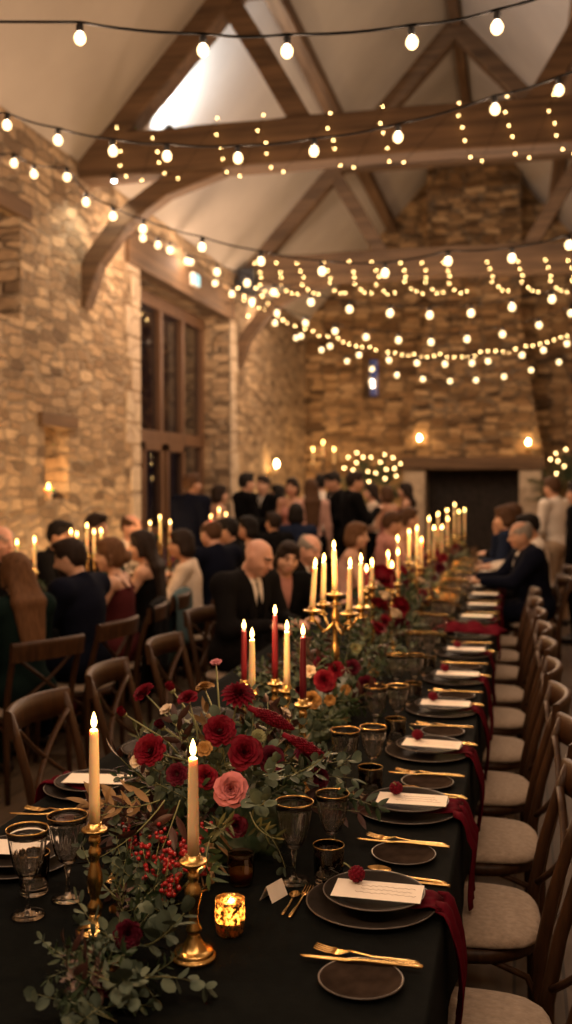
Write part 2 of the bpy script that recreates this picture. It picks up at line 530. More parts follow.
# dressed jamb stones beside the tall opening
jm = MB()
rj = random.Random(4)
for ye, sg in ((DOOR0, -1), (DOOR1, 1)):
    z = 0
    while z < DHEAD - .05:
        h = rj.uniform(.22, .42); h = min(h, DHEAD - z)
        l = rj.uniform(.25, .5)
        y0, y1 = (ye, ye + sg * l) if sg > 0 else (ye - l, ye)
        jm.box((WX - .03, y0, z + .008), (WX + .022, y1, z + h - .008), bev=.012)
        z += h
struct(jm.build('trim_7', M['dressed']))

# tall glazed double door with fixed lights above
gx = WX - .5
d1 = tag(thing('door_1', 'tall oak framed glazed barn door with dark panes in the stone wall', 'door'), kind='structure')
fm = MB()
fw = .13
for y in (DOOR0 + .06, 13.15, 14.12, 15.10, DOOR1 - .06):
    fm.box((gx - .06, y - fw / 2, 0), (gx + .06, y + fw / 2, DHEAD - .02), bev=.008)
for z in (.06, 2.33, DHEAD - .10):
    fm.box((gx - .07, DOOR0, z - .09), (gx + .07, DOOR1, z + .09), bev=.008)
fm.build('door_frame', M['oak_z'], d1)
MB().box((gx - .02, DOOR0, 0), (gx - .008, DOOR1, DHEAD)).build('pane', M['pane'], d1)
for y0, y1 in ((13.22, 14.05), (14.19, 15.03)):
    lf = MB()
    for y in (y0 + .05, y1 - .05): lf.box((gx + .062, y - .05, .1), (gx + .11, y + .05, 2.24), bev=.006)
    for z in (.2, 1.0, 2.19): lf.box((gx + .062, y0, z - .06), (gx + .11, y1, z + .06), bev=.006)
    d = lf.build('door_leaf', M['oak_z'], d1)
    hy = y1 - .05 if y0 < 14 else y0 + .05
    MB().tube([(gx + .11, hy, 1.05), (gx + .16, hy, 1.05), (gx + .16, hy + (-.1 if y0 < 14 else .1), 1.05)], .012).build('door_handle', M['brass'], d)

# chimney breast: shaft, splayed hood, jambs, mantel beam, hearth
cb = tag(thing('chimney_breast', 'tall stone chimney breast with splayed hood on the end gable', 'chimney'), kind='structure')
SHX0, SHX1 = -1.87, .02
HX0, HX1 = -2.36, .50
SHY, HY = YB - .8, YB - 1.0
hd = MB()
zs = [2.15, 2.7, 3.3, 3.9, 4.5, 5.1]
rows = []
for i, z in enumerate(zs):
    f = i / (len(zs) - 1); f = f ** .9
    rows.append((HX0 + (SHX0 - HX0) * f, HX1 + (SHX1 - HX1) * f, HY + (SHY - HY) * f, z))
vs, fs = [], []
for a, b, y, z in rows:
    vs += [(a, YB + .1, z), (a, y, z), (b, y, z), (b, YB + .1, z)]
for i in range(len(rows) - 1):
    for k in range(3):
        fs.append((i * 4 + k, i * 4 + k + 1, i * 4 + 5 + k, i * 4 + 4 + k))
fs += [(3, 2, 1, 0), tuple(range(len(vs) - 4, len(vs)))]
hd.add(vs, fs, smooth=False)
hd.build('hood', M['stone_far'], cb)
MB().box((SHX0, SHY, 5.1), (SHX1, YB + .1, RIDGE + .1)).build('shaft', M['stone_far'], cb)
MB().box((HX0 + .04, HY + .05, 0), (-1.88, YB + .1, 1.92)).build('jamb', M['dressed'], cb)
MB().box((.02, HY + .05, 0), (HX1 - .04, YB + .1, 1.92)).build('jamb', M['dressed'], cb)
timber([(HX0 - .02, HY + .13, 2.04), (HX1 + .02, HY + .13, 2.04)], .40, .26, 'mantel_beam', cb, seed=70)
MB().box((-1.88, YB - .06, 0), (.02, YB - .02, 1.92)).box((-1.88, HY + .35, 1.88), (.02, YB - .06, 1.92)).build('fireback', M['soot'], cb)
gr = thing('log_basket', 'stack of logs lying in the dark fireplace opening', 'logs', (-.93, YB - .4, 0))
for k, (x, y, z, r) in enumerate([(-.25, 0, .08, .08), (-.05, .03, .075, .075), (.16, -.02, .085, .085), (-.14, .01, .225, .075), (.07, 0, .225, .075)]):
    MB().tube([(x - .05, y - .2, z), (x, y, z), (x + .02, y + .18, z + .01)], [r, r * .96, r * .98], 10).build('log', M['oak_y'], gr)

# unseen dark wall added outside the glazed door to block the sky

struct(MB().box((-8.6, 3, 0), (-8.4, 26, 9)).build('wall_sky_block', M['soot']))
# ================================================================== THE LONG TABLE
TZ = .765
TX0, TX1, TY0, TY1 = -1.43, -.162, 1.25, 13.2


def cloth(name, x0, x1, y0, y1, z, hem, label, seed=1):
    rnd = random.Random(seed)
    mb = MB()
    # outline of the table top, then the drop as soft folds
    per = []
    st = .06
    y = y0
    while y < y1: per.append((x1, y, 1, 0)); y += st
    x = x1
    while x > x0: per.append((x, y1, 0, 1)); x -= st
    y = y1
    while y > y0: per.append((x0, y, -1, 0)); y -= st
    x = x0
    while x < x1: per.append((x, y0, 0, -1)); x += st
    n = len(per)
    ph = [rnd.uniform(0, 6) for _ in range(3)]
    lev = [(0, 0), (.006, -.004), (.010, -.014), (.012, -.06), (.016, -.14), (.02, hem - z)]
    vs, fs = [], []
    for li, (o, dz) in enumerate(lev):
        for k, (px, py, nx, ny) in enumerate(per):
            f = max(0, li - 2) / 3
            s = k * st
            wv = .009 * f * (math.sin(s * 9 + ph[0]) + .6 * math.sin(s * 17 + ph[1]) + .4 * math.sin(s * 4.1 + ph[2]))
            vs.append((px + nx * (o + wv), py + ny * (o + wv), z + dz))
    for li in range(len(lev) - 1):
        for k in range(n):
            l = (k + 1) % n
            fs.append((li * n + k, (li + 1) * n + k, (li + 1) * n + l, li * n + l))
    fs.append(tuple(range(n)))
    mb.add(vs, fs)
    o = mb.build(name, M['tablecloth'])
    tag(o, label, 'tablecloth')
    return o


def trestle(name, x0, x1, y0, y1, z, label):
    t = thing(name, label, 'table', ((x0 + x1) / 2, (y0 + y1) / 2, 0))
    w, l = (x1 - x0) / 2, (y1 - y0) / 2
    MB().box((-w + .01, -l + .01, z - .035), (w - .01, l - .01, z - .006), bev=.004).build('tabletop', M['chair'], t)
    n = int(l * 2 / 2.4) + 1
    for i in range(n):
        yy = -l + .5 + i * (2 * l - 1) / max(1, n - 1)
        for s in (-1, 1):
            MB().box((s * (w - .2) - .03, yy - .03, 0), (s * (w - .2) + .03, yy + .03, z - .04), bev=.004).build('leg', M['chair'], t)
    return t


trestle('banquet_table', TX0, TX1, TY0, TY1, TZ - .006, 'long banquet table under the black cloth, between the two rows of cross-back chairs')
cloth('tablecloth', TX0, TX1, TY0, TY1, TZ, .515, 'long black-green tablecloth under the flower garland and place settings', 3)
SX0, SX1, SY0, SY1 = -3.68, -2.98, 4.2, 11.9
trestle('banquet_table', SX0, SX1, SY0, SY1, TZ - .006, 'second banquet table beside the stone wall, guests on both its sides')
cloth('tablecloth', SX0, SX1, SY0, SY1, TZ, .45, 'dark tablecloth of the guests\' table along the stone wall', 5)


# ------------------------------------------------------------------ cross-back chair (faces +x locally, back at -x)
def post(s, lean=.13):
    return [(-.20, s * .205, 0), (-.195, s * .205, .25), (-.195, s * .208, .46), (-.225, s * .212, .62), (-.27, s * .215, .78), (-.30, s * .215, .865)]


def make_chair(label):
    t = thing('cross_back_chair', label, 'chair')
    mb = MB()
    mb.lathe([(.0, .415), (.18, .415), (.215, .42), (.218, .445), (.20, .458), (0, .458)], 28, Matrix.Diagonal((1, 1.03, 1, 1)))
    mb.build('seat_frame', M['chair'], t)
    cu = MB()
    def cushion(u, v):
        a = 2 * PI * u
        r = [0, .08, .15, .192, .206, .206, .196, 0][int(round(v * 7))]
        z = [.498, .497, .493, .484, .472, .462, .456, .456][int(round(v * 7))]
        k = 1 / max(abs(math.cos(a)) ** 5 + abs(math.sin(a)) ** 5, 1e-6) ** .2
        k = 1 + (min(k, 1.25) - 1) * .7
        return (r * k * math.cos(a), r * k * math.sin(a) * 1.03, z)
    cu.grid(36, 7, cushion)
    cu.build('seat_cushion', M['linen'], t)
    for s in (-1, 1):
        MB().tube([(.17, s * .175, .43), (.175, s * .18, .22), (.185, s * .185, 0)], [.019, .017, .014], 10).build('leg', M['chair'], t)
        MB().tube(post(s), [.015, .018, .020, .018, .017, .016], 10).build('leg', M['chair'], t)
        MB().tube([(-.195, s * .20, .30), (-.16, s * .195, .385), (-.05, s * .19, .425), (.06, s * .185, .425), (.15, s * .18, .37), (.174, s * .178, .26)], .0095, 8).build('stretcher', M['chair'], t)
        pts = []
        for i in range(9):
            f = i / 8
            y = s * (-.195 + .39 * f)
            z = .50 + .30 * f
            b = -.20 - .085 * ((z - .46) / .4) - .030 * math.sin(PI * f)
            pts.append((b, y, z))
        MB().tube(pts, .013, 8, flat=(1.0, .7), up=(1, 0, 0)).build('cross_slat', M['chair'], t)
    cr = MB()
    n = 16
    def crest(u, v):
        y = -.235 + .47 * u
        e = 1 - (2 * u - 1) ** 2
        x = -.265 - .055 * e - .012 * 0
        prof = [(-.013, 0), (-.016, .04), (-.024, .085), (-.022, .102), (-.008, .106), (.005, .100), (.010, .06), (.012, 0), (-.013, 0)]
        i = int(round(v * 8))
        dx, dz = prof[i]
        h = 1.0
        return (x + dx - .02, y,   .778 + .006 * e + dz * h)
    cr.grid(n, 8, crest)
    nv = 9
    cr.add([cr.v[k] for k in range(8)], [tuple(range(8))], smooth=False)
    cr.add([cr.v[n * nv + k] for k in range(8)], [tuple(reversed(range(8)))], smooth=False)
    cr.build('crest_rail', M['chair'], t)
    return t


CHAIR0 = make_chair('x')
RIGHTY = [2.36, 3.04, 3.68, 4.30, 4.93, 5.57, 6.20, 6.88, 7.52, 8.2]
first = True
for i, y in enumerate(RIGHTY):
    lab = f'empty cross-back chair with oatmeal seat, {ORD[i]} from the near end of the empty row'
    c = CHAIR0 if first else dup(CHAIR0)
    first = False
    tag(c, lab, 'chair', 'empty chairs along the open side')
    rr = random.Random(i)
    c.location = (-.118 - .007 * i + rr.uniform(-.01, .01), y, 0)
    c.rotation_euler = (0, 0, PI + rr.uniform(-.05, .05))
# row with its backs towards the stone wall
for i, (y, x) in enumerate([(2.88, -1.52), (3.70, -1.55), (4.44, -1.56), (5.26, -1.58)]):
    c = dup(CHAIR0, f'wooden cross-back chair facing the flowers, {ORD[i]} from the near end of the guests\' side', (x, y, 0), (0, 0, random.uniform(-.06, .06)), group='chairs on the guests\' side of the long table')


def seat_for(who, x, y, rz, back_to=None):
    return dup(CHAIR0, f'dark cross-back chair under the {who}', (x, y, 0), (0, 0, rz), group='chairs guests are sitting on')


# ------------------------------------------------------------------ crockery, cutlery, glass: one of each, at the origin of its own space
def plate_mesh(r, h, name, rimr=.0035, mat='ceramic'):
    mb = MB()
    mb.lathe([(0, .004), (r * .62, .004), (r * .72, .006), (r * .93, h), (r, h + .001), (r + .001, h - .002), (r * .92, h - .004), (r * .66, 0), (0, 0)], 56)
    return mb


def P_charger(label, loc):
    t = thing('charger_plate', label, 'plate', loc)
    plate_mesh(.150, .014, '').build('plate_body', M['ceramic'], t)
    MB().lathe([(.1475, .0142), (.150, .0156), (.1518, .014), (.1505, .0125)], 56, caps=False).build('glazed_rim', M['rimglaze'], t)
    return t


def P_dinner(label, loc):
    t = thing('dinner_plate', label, 'plate', loc)
    plate_mesh(.117, .017, '').build('plate_body', M['ceramic'], t)
    MB().lathe([(.1145, .0172), (.117, .0186), (.1188, .017), (.1175, .0155)], 56, caps=False).build('glazed_rim', M['rimglaze'], t)
    return t


def P_bread(label, loc):
    t = thing('side_plate', label, 'plate', loc)
    plate_mesh(.083, .011, '').build('plate_body', M['ceramic2'], t)
    MB().lathe([(.0805, .0112), (.083, .0126), (.0848, .011), (.0835, .0095)], 48, caps=False).build('glazed_rim', M['rimglaze'], t)
    return t


def knife_mesh():
    mb = MB()
    # along x: blade -.125..0, handle 0...125
    pts = [(-.125, .002), (-.118, .007), (-.09, .0095), (-.03, .0095), (-.005, .006), (.005, .0045), (.03, .0055), (.09, .0075), (.115, .0085), (.123, .007), (.126, .003)]
    vs, fs = [], []
    for x, w in pts:
        th = .0012 if x < -.01 else .0032
        lo = 0.0
        vs += [(x, -w * .8, lo + th * .3), (x, -w * .3, lo + 2 * th), (x, w * .4, lo + 2 * th), (x, w, lo + th * .6), (x, 0, lo)]
    for i in range(len(pts) - 1):
        for k in range(5):
            l = (k + 1) % 5
            fs.append((i * 5 + k, i * 5 + l, i * 5 + 5 + l, i * 5 + 5 + k))
    fs += [(4, 3, 2, 1, 0), tuple(len(vs) - 5 + k for k in range(5))]
    mb.add(vs, fs)
    return mb.mesh('table_knife', M['gold'])


def handle(mb, x0, x1):
    mb.tube([(x0, 0, .010), (x0 + .015, 0, .008), (x0 + .05, 0, .0045), (x1 - .03, 0, .006), (x1 - .01, 0, .006), (x1, 0, .005)], [.0035, .0032, .0038, .0058, .006, .0035], 8, flat=(.55, 1.1))


def fork_mesh():
    mb = MB()
    handle(mb, -.035, .11)
    def body(u, v):
        x = -.035 - .035 * u
        w = .0035 + .010 * min(1, u * 1.6)
        return (x, (v - .5) * 2 * w, .010 - .006 * math.sin(u * PI * .6) + .0)
    mb.grid(6, 4, body)
    for k in range(4):
        y = -.0115 + k * .00767
        mb.tube([(-.068, y, .0052), (-.085, y, .0052), (-.105, y, .009), (-.113, y * .98, .012)], [.0021, .002, .0017, .0008], 6)
    return mb.mesh('table_fork', M['gold'])


def spoon_mesh():
    mb = MB()
    handle(mb, -.035, .11)
    def bowl(u, v):
        x = -.033 - .062 * u
        w = .0035 + .0175 * math.sin(min(1, u * 1.02) * PI) ** .65 if u > .02 else .0035
        a = (v - .5) * 2
        return (x, a * w, .010 - (1 - a * a) * .010 * math.sin(u * PI) ** .8 + .004)
    mb.grid(14, 8, bowl)
    return mb.mesh('table_spoon', M['gold'])


KN, FK, SP = knife_mesh(), fork_mesh(), spoon_mesh()


def goblet(label, loc, h=.20, r=.047):
    t = thing('wine_goblet', label, 'glass', loc)
    k = h / .20
    rk = r / .047
    foot = MB()
    foot.lathe([(0, .002), (.038 * rk, .002), (.039 * rk, .0035), (.02 * rk, .006), (.007, .012), (.0042, .03), (.004, .055 * k), (.0065, .068 * k), (.0085, .074 * k), (.0065, .080 * k), (.006, .084 * k)], 24)
    foot.build('stem', M['glass'], t)
    b = MB()
    n = 72
    vs, fs = [], []
    outer = [(.0062, .084), (.016, .088), (.0265, .101), (.0345, .122), (.0405, .150), (.0450, .182), (.0473, .200)]
    inner = [(.0463, .200), (.0438, .182), (.0390, .150), (.0328, .122), (.0245, .103), (.014, .0925), (.002, .0905)]
    prof = [(r_, z, 1) for r_, z in outer] + [(r_, z, 0) for r_, z in inner]
    for j, (rr, z, o_) in enumerate(prof):
        for i in range(n):
            a = 2 * PI * i / n
            fl = 1.0
            if o_ and 0 < j < 6:      # scalloped flutes on the outside, fading towards the rim
                fl = 1 - .050 * abs(math.sin(a * 6)) ** .6 * (1 - (j / 6) ** 2)
            vs.append((rr * rk * fl * math.cos(a), rr * rk * fl * math.sin(a), z * k))
    for j in range(len(prof) - 1):
        for i in range(n):
            l = (i + 1) % n
            fs.append((j * n + i, j * n + l, (j + 1) * n + l, (j + 1) * n + i))
    fs += [tuple(reversed(range(n))), tuple((len(prof) - 1) * n + i for i in range(n))]
    b.add(vs, fs)
    b.build('bowl', M['glass'], t)
    MB().lathe([(.0473 * rk, .1980 * k), (.0477 * rk, .1992 * k), (.0478 * rk, .2006 * k), (.0471 * rk, .2014 * k), (.0461 * rk, .2006 * k), (.0459 * rk, .1980 * k)], 40, caps=False).build('gilded_rim', M['goldrim'], t)
    return t


def tumbler(label, loc):
    t = thing('water_tumbler', label, 'glass', loc)
    MB().lathe([(0, .001), (.031, .001), (.033, .004), (.035, .03), (.0385, .098), (.0378, .0985), (.0340, .03), (.030, .012), (0, .010)], 32).build('glass_wall', M['glass'], t)
    MB().lathe([(.0376, .0970), (.0386, .0976), (.0388, .0985), (.0380, .0991), (.0373, .098)], 32, caps=False).build('gilded_rim', M['goldrim'], t)
    return t


def card_mesh():
    mb = MB()
    mb.grid(10, 4, lambda u, v: (-.102 + .204 * u, -.052 + .104 * v, .0015 + .0035 * math.sin(u * PI) ** 2 * 0 + .002 * (v - .5) ** 2))
    return mb.mesh('menu_card', M['paper'])


CARD = card_mesh()


def script_lines(n, w, seed):
    """faint handwriting: thin looping strokes"""
    rnd = random.Random(seed)
    mb = MB()
    for k in range(n):
        y = .022 - k * .020
        L = w * rnd.uniform(.6, .95)
        pts = []
        m = 46
        x0 = -L / 2 + .02
        for i in range(m):
            f = i / (m - 1)
            pts.append((x0 + L * f + .0025 * math.sin(i * 1.5), y + .0035 * math.sin(i * 1.25 + k) * rnd.uniform(.5, 1.2), .0028))
        mb.tube(pts, .00045, 4, flat=(1, .4))
    return mb.mesh('lettering', M['ink'])


def berry_thing(label, loc, seed):
    rnd = random.Random(seed)
    t = thing('dark_red_bud', label, 'flower bud', loc)
    b = MB()
    for i in range(46):
        z = 1 - 2 * (i + .5) / 46
        a = i * 2.39996
        rr = math.sqrt(1 - z * z)
        b.ball((rr * math.cos(a) * .0125, rr * math.sin(a) * .0125, .0155 + z * .0118), .0042, 1)
    b.ball((0, 0, .0155), .0125, 2)
    b.build('bud_head', M['petal_dark'], t)
    MB().tube([(.006, .006, .024), (.012, .010, .031), (.02, .012, .034)], .0013, 6).build('stem', M['stem'], t)
    return t


def napkin_mesh(seed, x_edge, xc):
    """folded cloth: from under the dinner plate, over the table edge, hanging down the side"""
    rnd = random.Random(seed)
    ph = rnd.uniform(0, 6)
    path = [(-.02, .0165), (.06, .0165), (.105, .0175), (.135, .0200), (.16, .016)]
    ex = x_edge - xc
    path += [(ex - .012, .012), (ex + .008, .007), (ex + .020, -.008), (ex + .026, -.045)]
    L = rnd.uniform(.175, .215)
    for k in range(1, 9):
        path.append((ex + .034 + .006 * math.sin(k * .6 + ph), -.045 - L * k / 8))
    n = len(path)
    sk = rnd.uniform(-.05, .0)
    mb = MB()
    def fn(u, v):
        i = min(n - 1, int(round(u * (n - 1))))
        x, z = path[i]
        f = i / (n - 1)
        w = .088 + .008 * math.sin(f * 3 + ph) - .022 * math.sin(min(1, f * 2.2) * PI)
        a = (v - .5) * 2
        fold = .012 * math.sin(a * 4 + ph) * min(1, f * 3)
        if i < 5:
            return (x, a * w * .8 + .02 + sk * f, z + .0008 * math.sin(a * 4 + ph) ** 2 + (.003 * math.sin(a * 4 + ph) ** 2 if i > 2 else 0))
        out = abs(fold)
        return (x + (out if i > 7 else 0), a * w + .02 + sk * f, z + (out if i <= 7 else 0))
    mb.grid(n - 1, 18, fn)
    return mb.mesh('napkin', M['napkin'])


def stem_mat(): pass


M['petal_dark'] = plain('dark_red_petal', (.135, .004, .014), .6, var=.25, scale=40, spec=.12)
M['petal_red'] = plain('crimson_petal', (.155, .005, .016), .6, var=.22, scale=40, spec=.12)
M['petal_wine'] = plain('wine_petal', (.075, .005, .016), .6, var=.3, scale=40, spec=.12)
M['petal_pink'] = plain('dusty_pink_petal', (.50, .165, .185), .6, var=.12, scale=40, spec=.3)
M['petal_white'] = plain('ivory_petal', (.68, .56, .42), .6, var=.08, scale=40, spec=.3)
M['petal_gold'] = plain('golden_petal', (.32, .17, .05), .6, var=.2, scale=40, spec=.3)
M['eye'] = plain('flower_eye', (.035, .006, .010), .8, var=.4, scale=200)
M['stem'] = plain('pale_green_stem', (.19, .20, .085), .6, var=.2)
M['euc'] = plain('eucalyptus_leaf', (.082, .112, .080), .6, var=.25, scale=12, spec=.2)
M['green'] = plain('deep_green_leaf', (.024, .046, .019), .5, var=.35, scale=12, spec=.4)
M['olive'] = plain('olive_leaf', (.075, .08, .03), .5, var=.25, scale=12, spec=.4)
M['bronze'] = plain('bronze_leaf', (.05, .019, .014), .5, var=.35, scale=12, spec=.4)
M['tanleaf'] = plain('tan_leaf', (.24, .15, .07), .6, var=.2, scale=12, spec=.3)
M['berry'] = plain('red_berry', (.28, .010, .014), .3, var=.2, scale=50, spec=.5)

# ------------------------------------------------------------------ place settings on the chair side
CARDS = [(.0, .0)] * 0
SET = [(-.324, 2.325), (-.315, 3.015), (-.309, 3.665), (-.308, 4.34), (-.295, 5.01), (-.290, 5.74), (-.287, 6.43), (-.285, 7.13), (-.270, 7.80), (-.272, 8.50), (-.285, 9.15), (-.285, 9.85), (-.285, 10.55)]
protos = {}


def put(kind, maker, label, loc, rz=0.0, group=None):
    if kind not in protos:
        t = maker(label, (0, 0, 0))
        protos[kind] = t
    else:
        t = dup(protos[kind], label)
    t.location = loc
    t.rotation_euler = (0, 0, rz)
    if group: t['group'] = group
    return t


def cut(kind, mesh, label, loc, rot, group):
    o = obj(kind, mesh, None, None, loc, rot)
    tag(o, label, {'table_knife': 'knife', 'table_fork': 'fork', 'table_spoon': 'spoon', 'dessert_fork': 'fork', 'dessert_spoon': 'spoon'}[kind], group)
    return o


for i, (x, y) in enumerate(SET):
    P = f'of the {ORD[i]} empty-chair-side place from the near end'
    r = random.Random(100 + i)
    z = TZ + .001
    put('charger', P_charger, f'dark stoneware charger plate {P}', (x, y, z), r.uniform(-3, 3), 'charger plates')
    put('dinner', P_dinner, f'dark dinner plate on the charger {P}', (x + .005, y + .006, z + .0205), r.uniform(-3, 3), 'dinner plates')
    zd = z + .0205 + .0175
    rz = r.uniform(-.08, .02)
    c = obj('menu_card', CARD, None, None, (x + .016, y - .008, zd + .002), (0, 0, rz))
    tag(c, f'cream menu card on the plate {P}', 'card', 'menu cards on the plates')
    if i < 4:
        obj('lettering', script_lines(3, .15, i), None, c)
    if i < 7:
        put('bud', lambda l, p: berry_thing(l, p, 3), f'round dark red bud on the card {P}', (x - .045 + r.uniform(-.008, .012), y + .022 + r.uniform(-.01, .01), zd + .0045), r.uniform(0, 6), 'buds on the menu cards').scale = (1.3,) * 3
    nm = napkin_mesh(20 + i, TX1, x)
    if i != 6:
        nk = obj('napkin', nm, None, None, (x, y, z + .0), None)
        solidify(nk, .003, 1)
        tag(nk, f'burgundy napkin over the table edge {P}', 'napkin', 'burgundy napkins over the edge')
    else:
        mb = MB()
        def heap(u, v):
            a, b = (u - .5) * 2, (v - .5) * 2
            e = max(0, 1 - a * a) ** .5 * max(0, 1 - b * b) ** .5
            return (a * .21, b * .11, .035 * e * (1 + .45 * math.sin(a * 9 + b * 3)) + .012 * e * math.sin(b * 14 + a * 5) + .001)
        mb.grid(36, 20, heap)
        nk = mb.build('napkin', M['napkin'], None, loc=(x + .0, y + .02, z + .037), rot=(0, 0, -.25))
        solidify(nk, .003, 1)
        tag(nk, f'crumpled burgundy napkin heaped over the plate {P}', 'napkin', 'burgundy napkins over the edge')
    if i < 11:
        bx, by = x + .030, y - .362
        put('bread', P_bread, f'small brown side plate {P}', (bx, by, z), 0, 'side plates')
        cut('table_knife', KN, f'gold table knife across the side plate {P}', (bx - .01, by + .062, z + .0125), (0, 0, -.03 + r.uniform(-.05, .05)), 'gold knives')
        cut('table_fork', FK, f'gold fork across the side plate {P}', (bx - .002, by + .098, z + (.001 if False else .004)), (.0, -.02, -.14 + r.uniform(-.05, .05)), 'gold forks')
    if i < 8:
        cut('table_spoon', SP, f'gold spoon beyond the plates {P}', (x + .055, y + .185, z), (0, 0, -.18 + r.uniform(-.05, .05)), 'gold spoons')
        cut('table_knife', KN, f'gold knife beside the spoon {P}', (x + .045, y + .156, z), (0, 0, -.02), 'gold knives')
    gx1, gx2 = x - .205 - .004 * min(i, 4), x - .14 - .004 * min(i, 4)
    put('goblet', goblet, f'larger gold-rimmed goblet {P}', (gx1, y + .10 + .04 * min(i, 3), z), r.uniform(0, 3), 'gold-rimmed goblets')
    g2 = put('goblet', goblet, f'smaller gold-rimmed goblet {P}', (gx2 + .006, y + .235 + .03 * min(i, 3), z), r.uniform(0, 3), 'gold-rimmed goblets')
    g2.scale = (.92, .92, .92)
    if i < 9:
        put('tumbler', tumbler, f'low water tumbler with gilded rim {P}', (gx2 + .02, y + .105, z), 0, 'water tumblers')

x, y = SET[0]
cut('dessert_spoon', SP, 'small gold dessert spoon beside the folded place card', (x - .186, y - .028, TZ + .001), (0, 0, PI * 1.5 + PI - .05 + PI), 'dessert cutlery').scale = (.62,) * 3
cut('dessert_fork', FK, 'small gold dessert fork between the dessert spoon and the charger', (x - .165, y - .02, TZ + .001), (0, 0, -PI / 2 - .06), 'dessert cutlery').scale = (.8,) * 3


def tent(label, loc, rz):
    t = thing('place_card', label, 'card', loc, rz)
    mb = MB()
    mb.add([(-.04, -.022, 0), (.04, -.022, 0), (.04, 0, .045), (-.04, 0, .045), (.04, .022, 0), (-.04, .022, 0)], [(0, 1, 2, 3), (3, 2, 4, 5)], smooth=False)
    o = mb.build('folded_card', M['paper'], t)
    solidify(o, .0006)
    l = obj('lettering', script_lines(1, .06, 9), None, t)
    l.matrix_local = Matrix.Translation((0.0, -.0125, .006)) @ Matrix.Rotation(math.radians(64), 4, 'X')
    return t


tent('small folded cream place card standing beside the votive', (x - .232, y + .0, TZ + .001), math.radians(68)).scale = (.8,) * 3

# ------------------------------------------------------------------ the guests' side near the lens
for i, (px, py) in enumerate([(16, 862), (92, 790)]):
    c = at(px, py, z=TZ)
    P = ['nearest the lens', 'behind the twin goblets'][i]
    P = ['beside the tumbler by the brass candlestick', 'beyond the gold-rimmed goblets'][i]
    put('charger', P_charger, f'dark charger plate on the guests\' side {P}', (c.x, c.y, TZ + .001), 0, 'charger plates')
    put('dinner', P_dinner, f'dark dinner plate on the guests\' side {P}', (c.x, c.y, TZ + .0155), 1, 'dinner plates')
    k = obj('menu_card', CARD, None, None, (c.x + [-.03, .02][i], c.y, TZ + .036), (0, 0, .12))
    tag(k, f'cream menu card on the guests\' side plate {P}', 'card', 'menu cards on the plates')
nk = obj('napkin', napkin_mesh(77, .29, 0), None, None, (-1.30, 3.02, TZ + .002), (0, 0, PI - .2), 1)
nk.scale = (.55, 1, 1)
solidify(nk, .003, 1)
tag(nk, 'burgundy napkin under the plate beyond the gold-rimmed goblets, guests\' side', 'napkin', 'burgundy napkins over the edge')
g = put('goblet', goblet, 'gold-rimmed goblet at the very edge of the guests\' side, before the tumbler', at(28, 916, z=TZ + .001), .3, 'gold-rimmed goblets')
g = put('goblet', goblet, 'gold-rimmed goblet just beside the burning ivory candle on the brass candlestick', at(68, 899, z=TZ + .001), .8, 'gold-rimmed goblets')
put('tumbler', tumbler, 'water tumbler beside the twin goblets on the guests\' side', at(34, 893, z=TZ + .001), 0, 'water tumblers')
c = at(80, 893, z=TZ + .001)
cut('dessert_fork', FK, 'small gold dessert fork behind the brass candlestick on the guests\' side', (c.x + .0, c.y + .07, TZ + .001), (0, 0, 2.0), 'dessert cutlery').scale = (.8,) * 3
cut('dessert_spoon', SP, 'small gold dessert spoon behind the brass candlestick on the guests\' side', (c.x + .035, c.y + .11, TZ + .001), (0, 0, 1.9), 'dessert cutlery').scale = (.7,) * 3
tent('small cream place card behind the brass candlestick on the guests\' side', (c.x + .08, c.y + .13, TZ + .001), math.radians(100))
c = at(50, 815, z=TZ + .001)
cut('table_knife', KN, 'gold table knife beyond the goblets on the guests\' side', (c.x, c.y, TZ + .001), (0, 0, .1), 'gold knives')
cut('table_fork', FK, 'gold fork beside the knife beyond the goblets on the guests\' side', (c.x + .02, c.y + .035, TZ + .001), (0, 0, .1), 'gold forks')
for k, (px, py) in enumerate([(150, 716), (118, 748), (232, 668)]):
    c = at(px, py, z=TZ + .001)
    put('charger', P_charger, ['dark charger plate before the third chair of the guests\' side, behind the buds', 'dark charger plate before the second chair of the guests\' side', 'dark charger plate before the man in the charcoal suit'][k], (-1.25, c.y, TZ + .001), 0, 'charger plates')


# ------------------------------------------------------------------ candles and their holders
FLAMEW = 1.3


def lamp(name, loc, watts, parent=None, col=(1, .665, .44), r=.012):
    l = bpy.data.lights.new(name, 'POINT'); l.energy = watts; l.color = col; l.shadow_soft_size = r
    o = bpy.data.objects.new(name, l); link(o, parent); o.location = loc
    return o


def taper(label, base, top, r=.0112, wax='wax_ivory', group='burning taper candles', flame=1.0):
    """base, top: points of the wax"""
    base, top = Vector(base), Vector(top)
    t = thing('taper_candle', label, 'candle', base, 0, group)
    d = top - base
    L = d.length
    q = Vector((0, 0, 1)).rotation_difference(d.normalized())
    t.rotation_mode = 'QUATERNION'
    t.rotation_quaternion = q
    MB().lathe([(0, 0), (r, 0), (r * .99, L * .3), (r * .9, L * .7), (r * .80, L - .012), (r * .74, L - .003), (r * .55, L - .001), (r * .35, L - .004), (0, L - .005)], 18).build('wax', M[wax], t)
    MB().tube([(0, 0, L - .006), (.0005, 0, L + .003), (.0015, 0, L + .008)], .0011, 6).build('wick', M['wick'], t)
    f = flame
    MB().lathe([(0, L + .002), (.0042 * f, L + .006), (.0064 * f, L + .012), (.0064 * f, L + .018 * f), (.0045 * f, L + .026 * f), (.0019 * f, L + .033 * f), (0, L + .038 * f)], 10).build('flame', M['flame'], t)
    lamp('flame_light', (0, 0, L + .019 * f), FLAMEW, t, (1, .52, .20), .004)
    return t


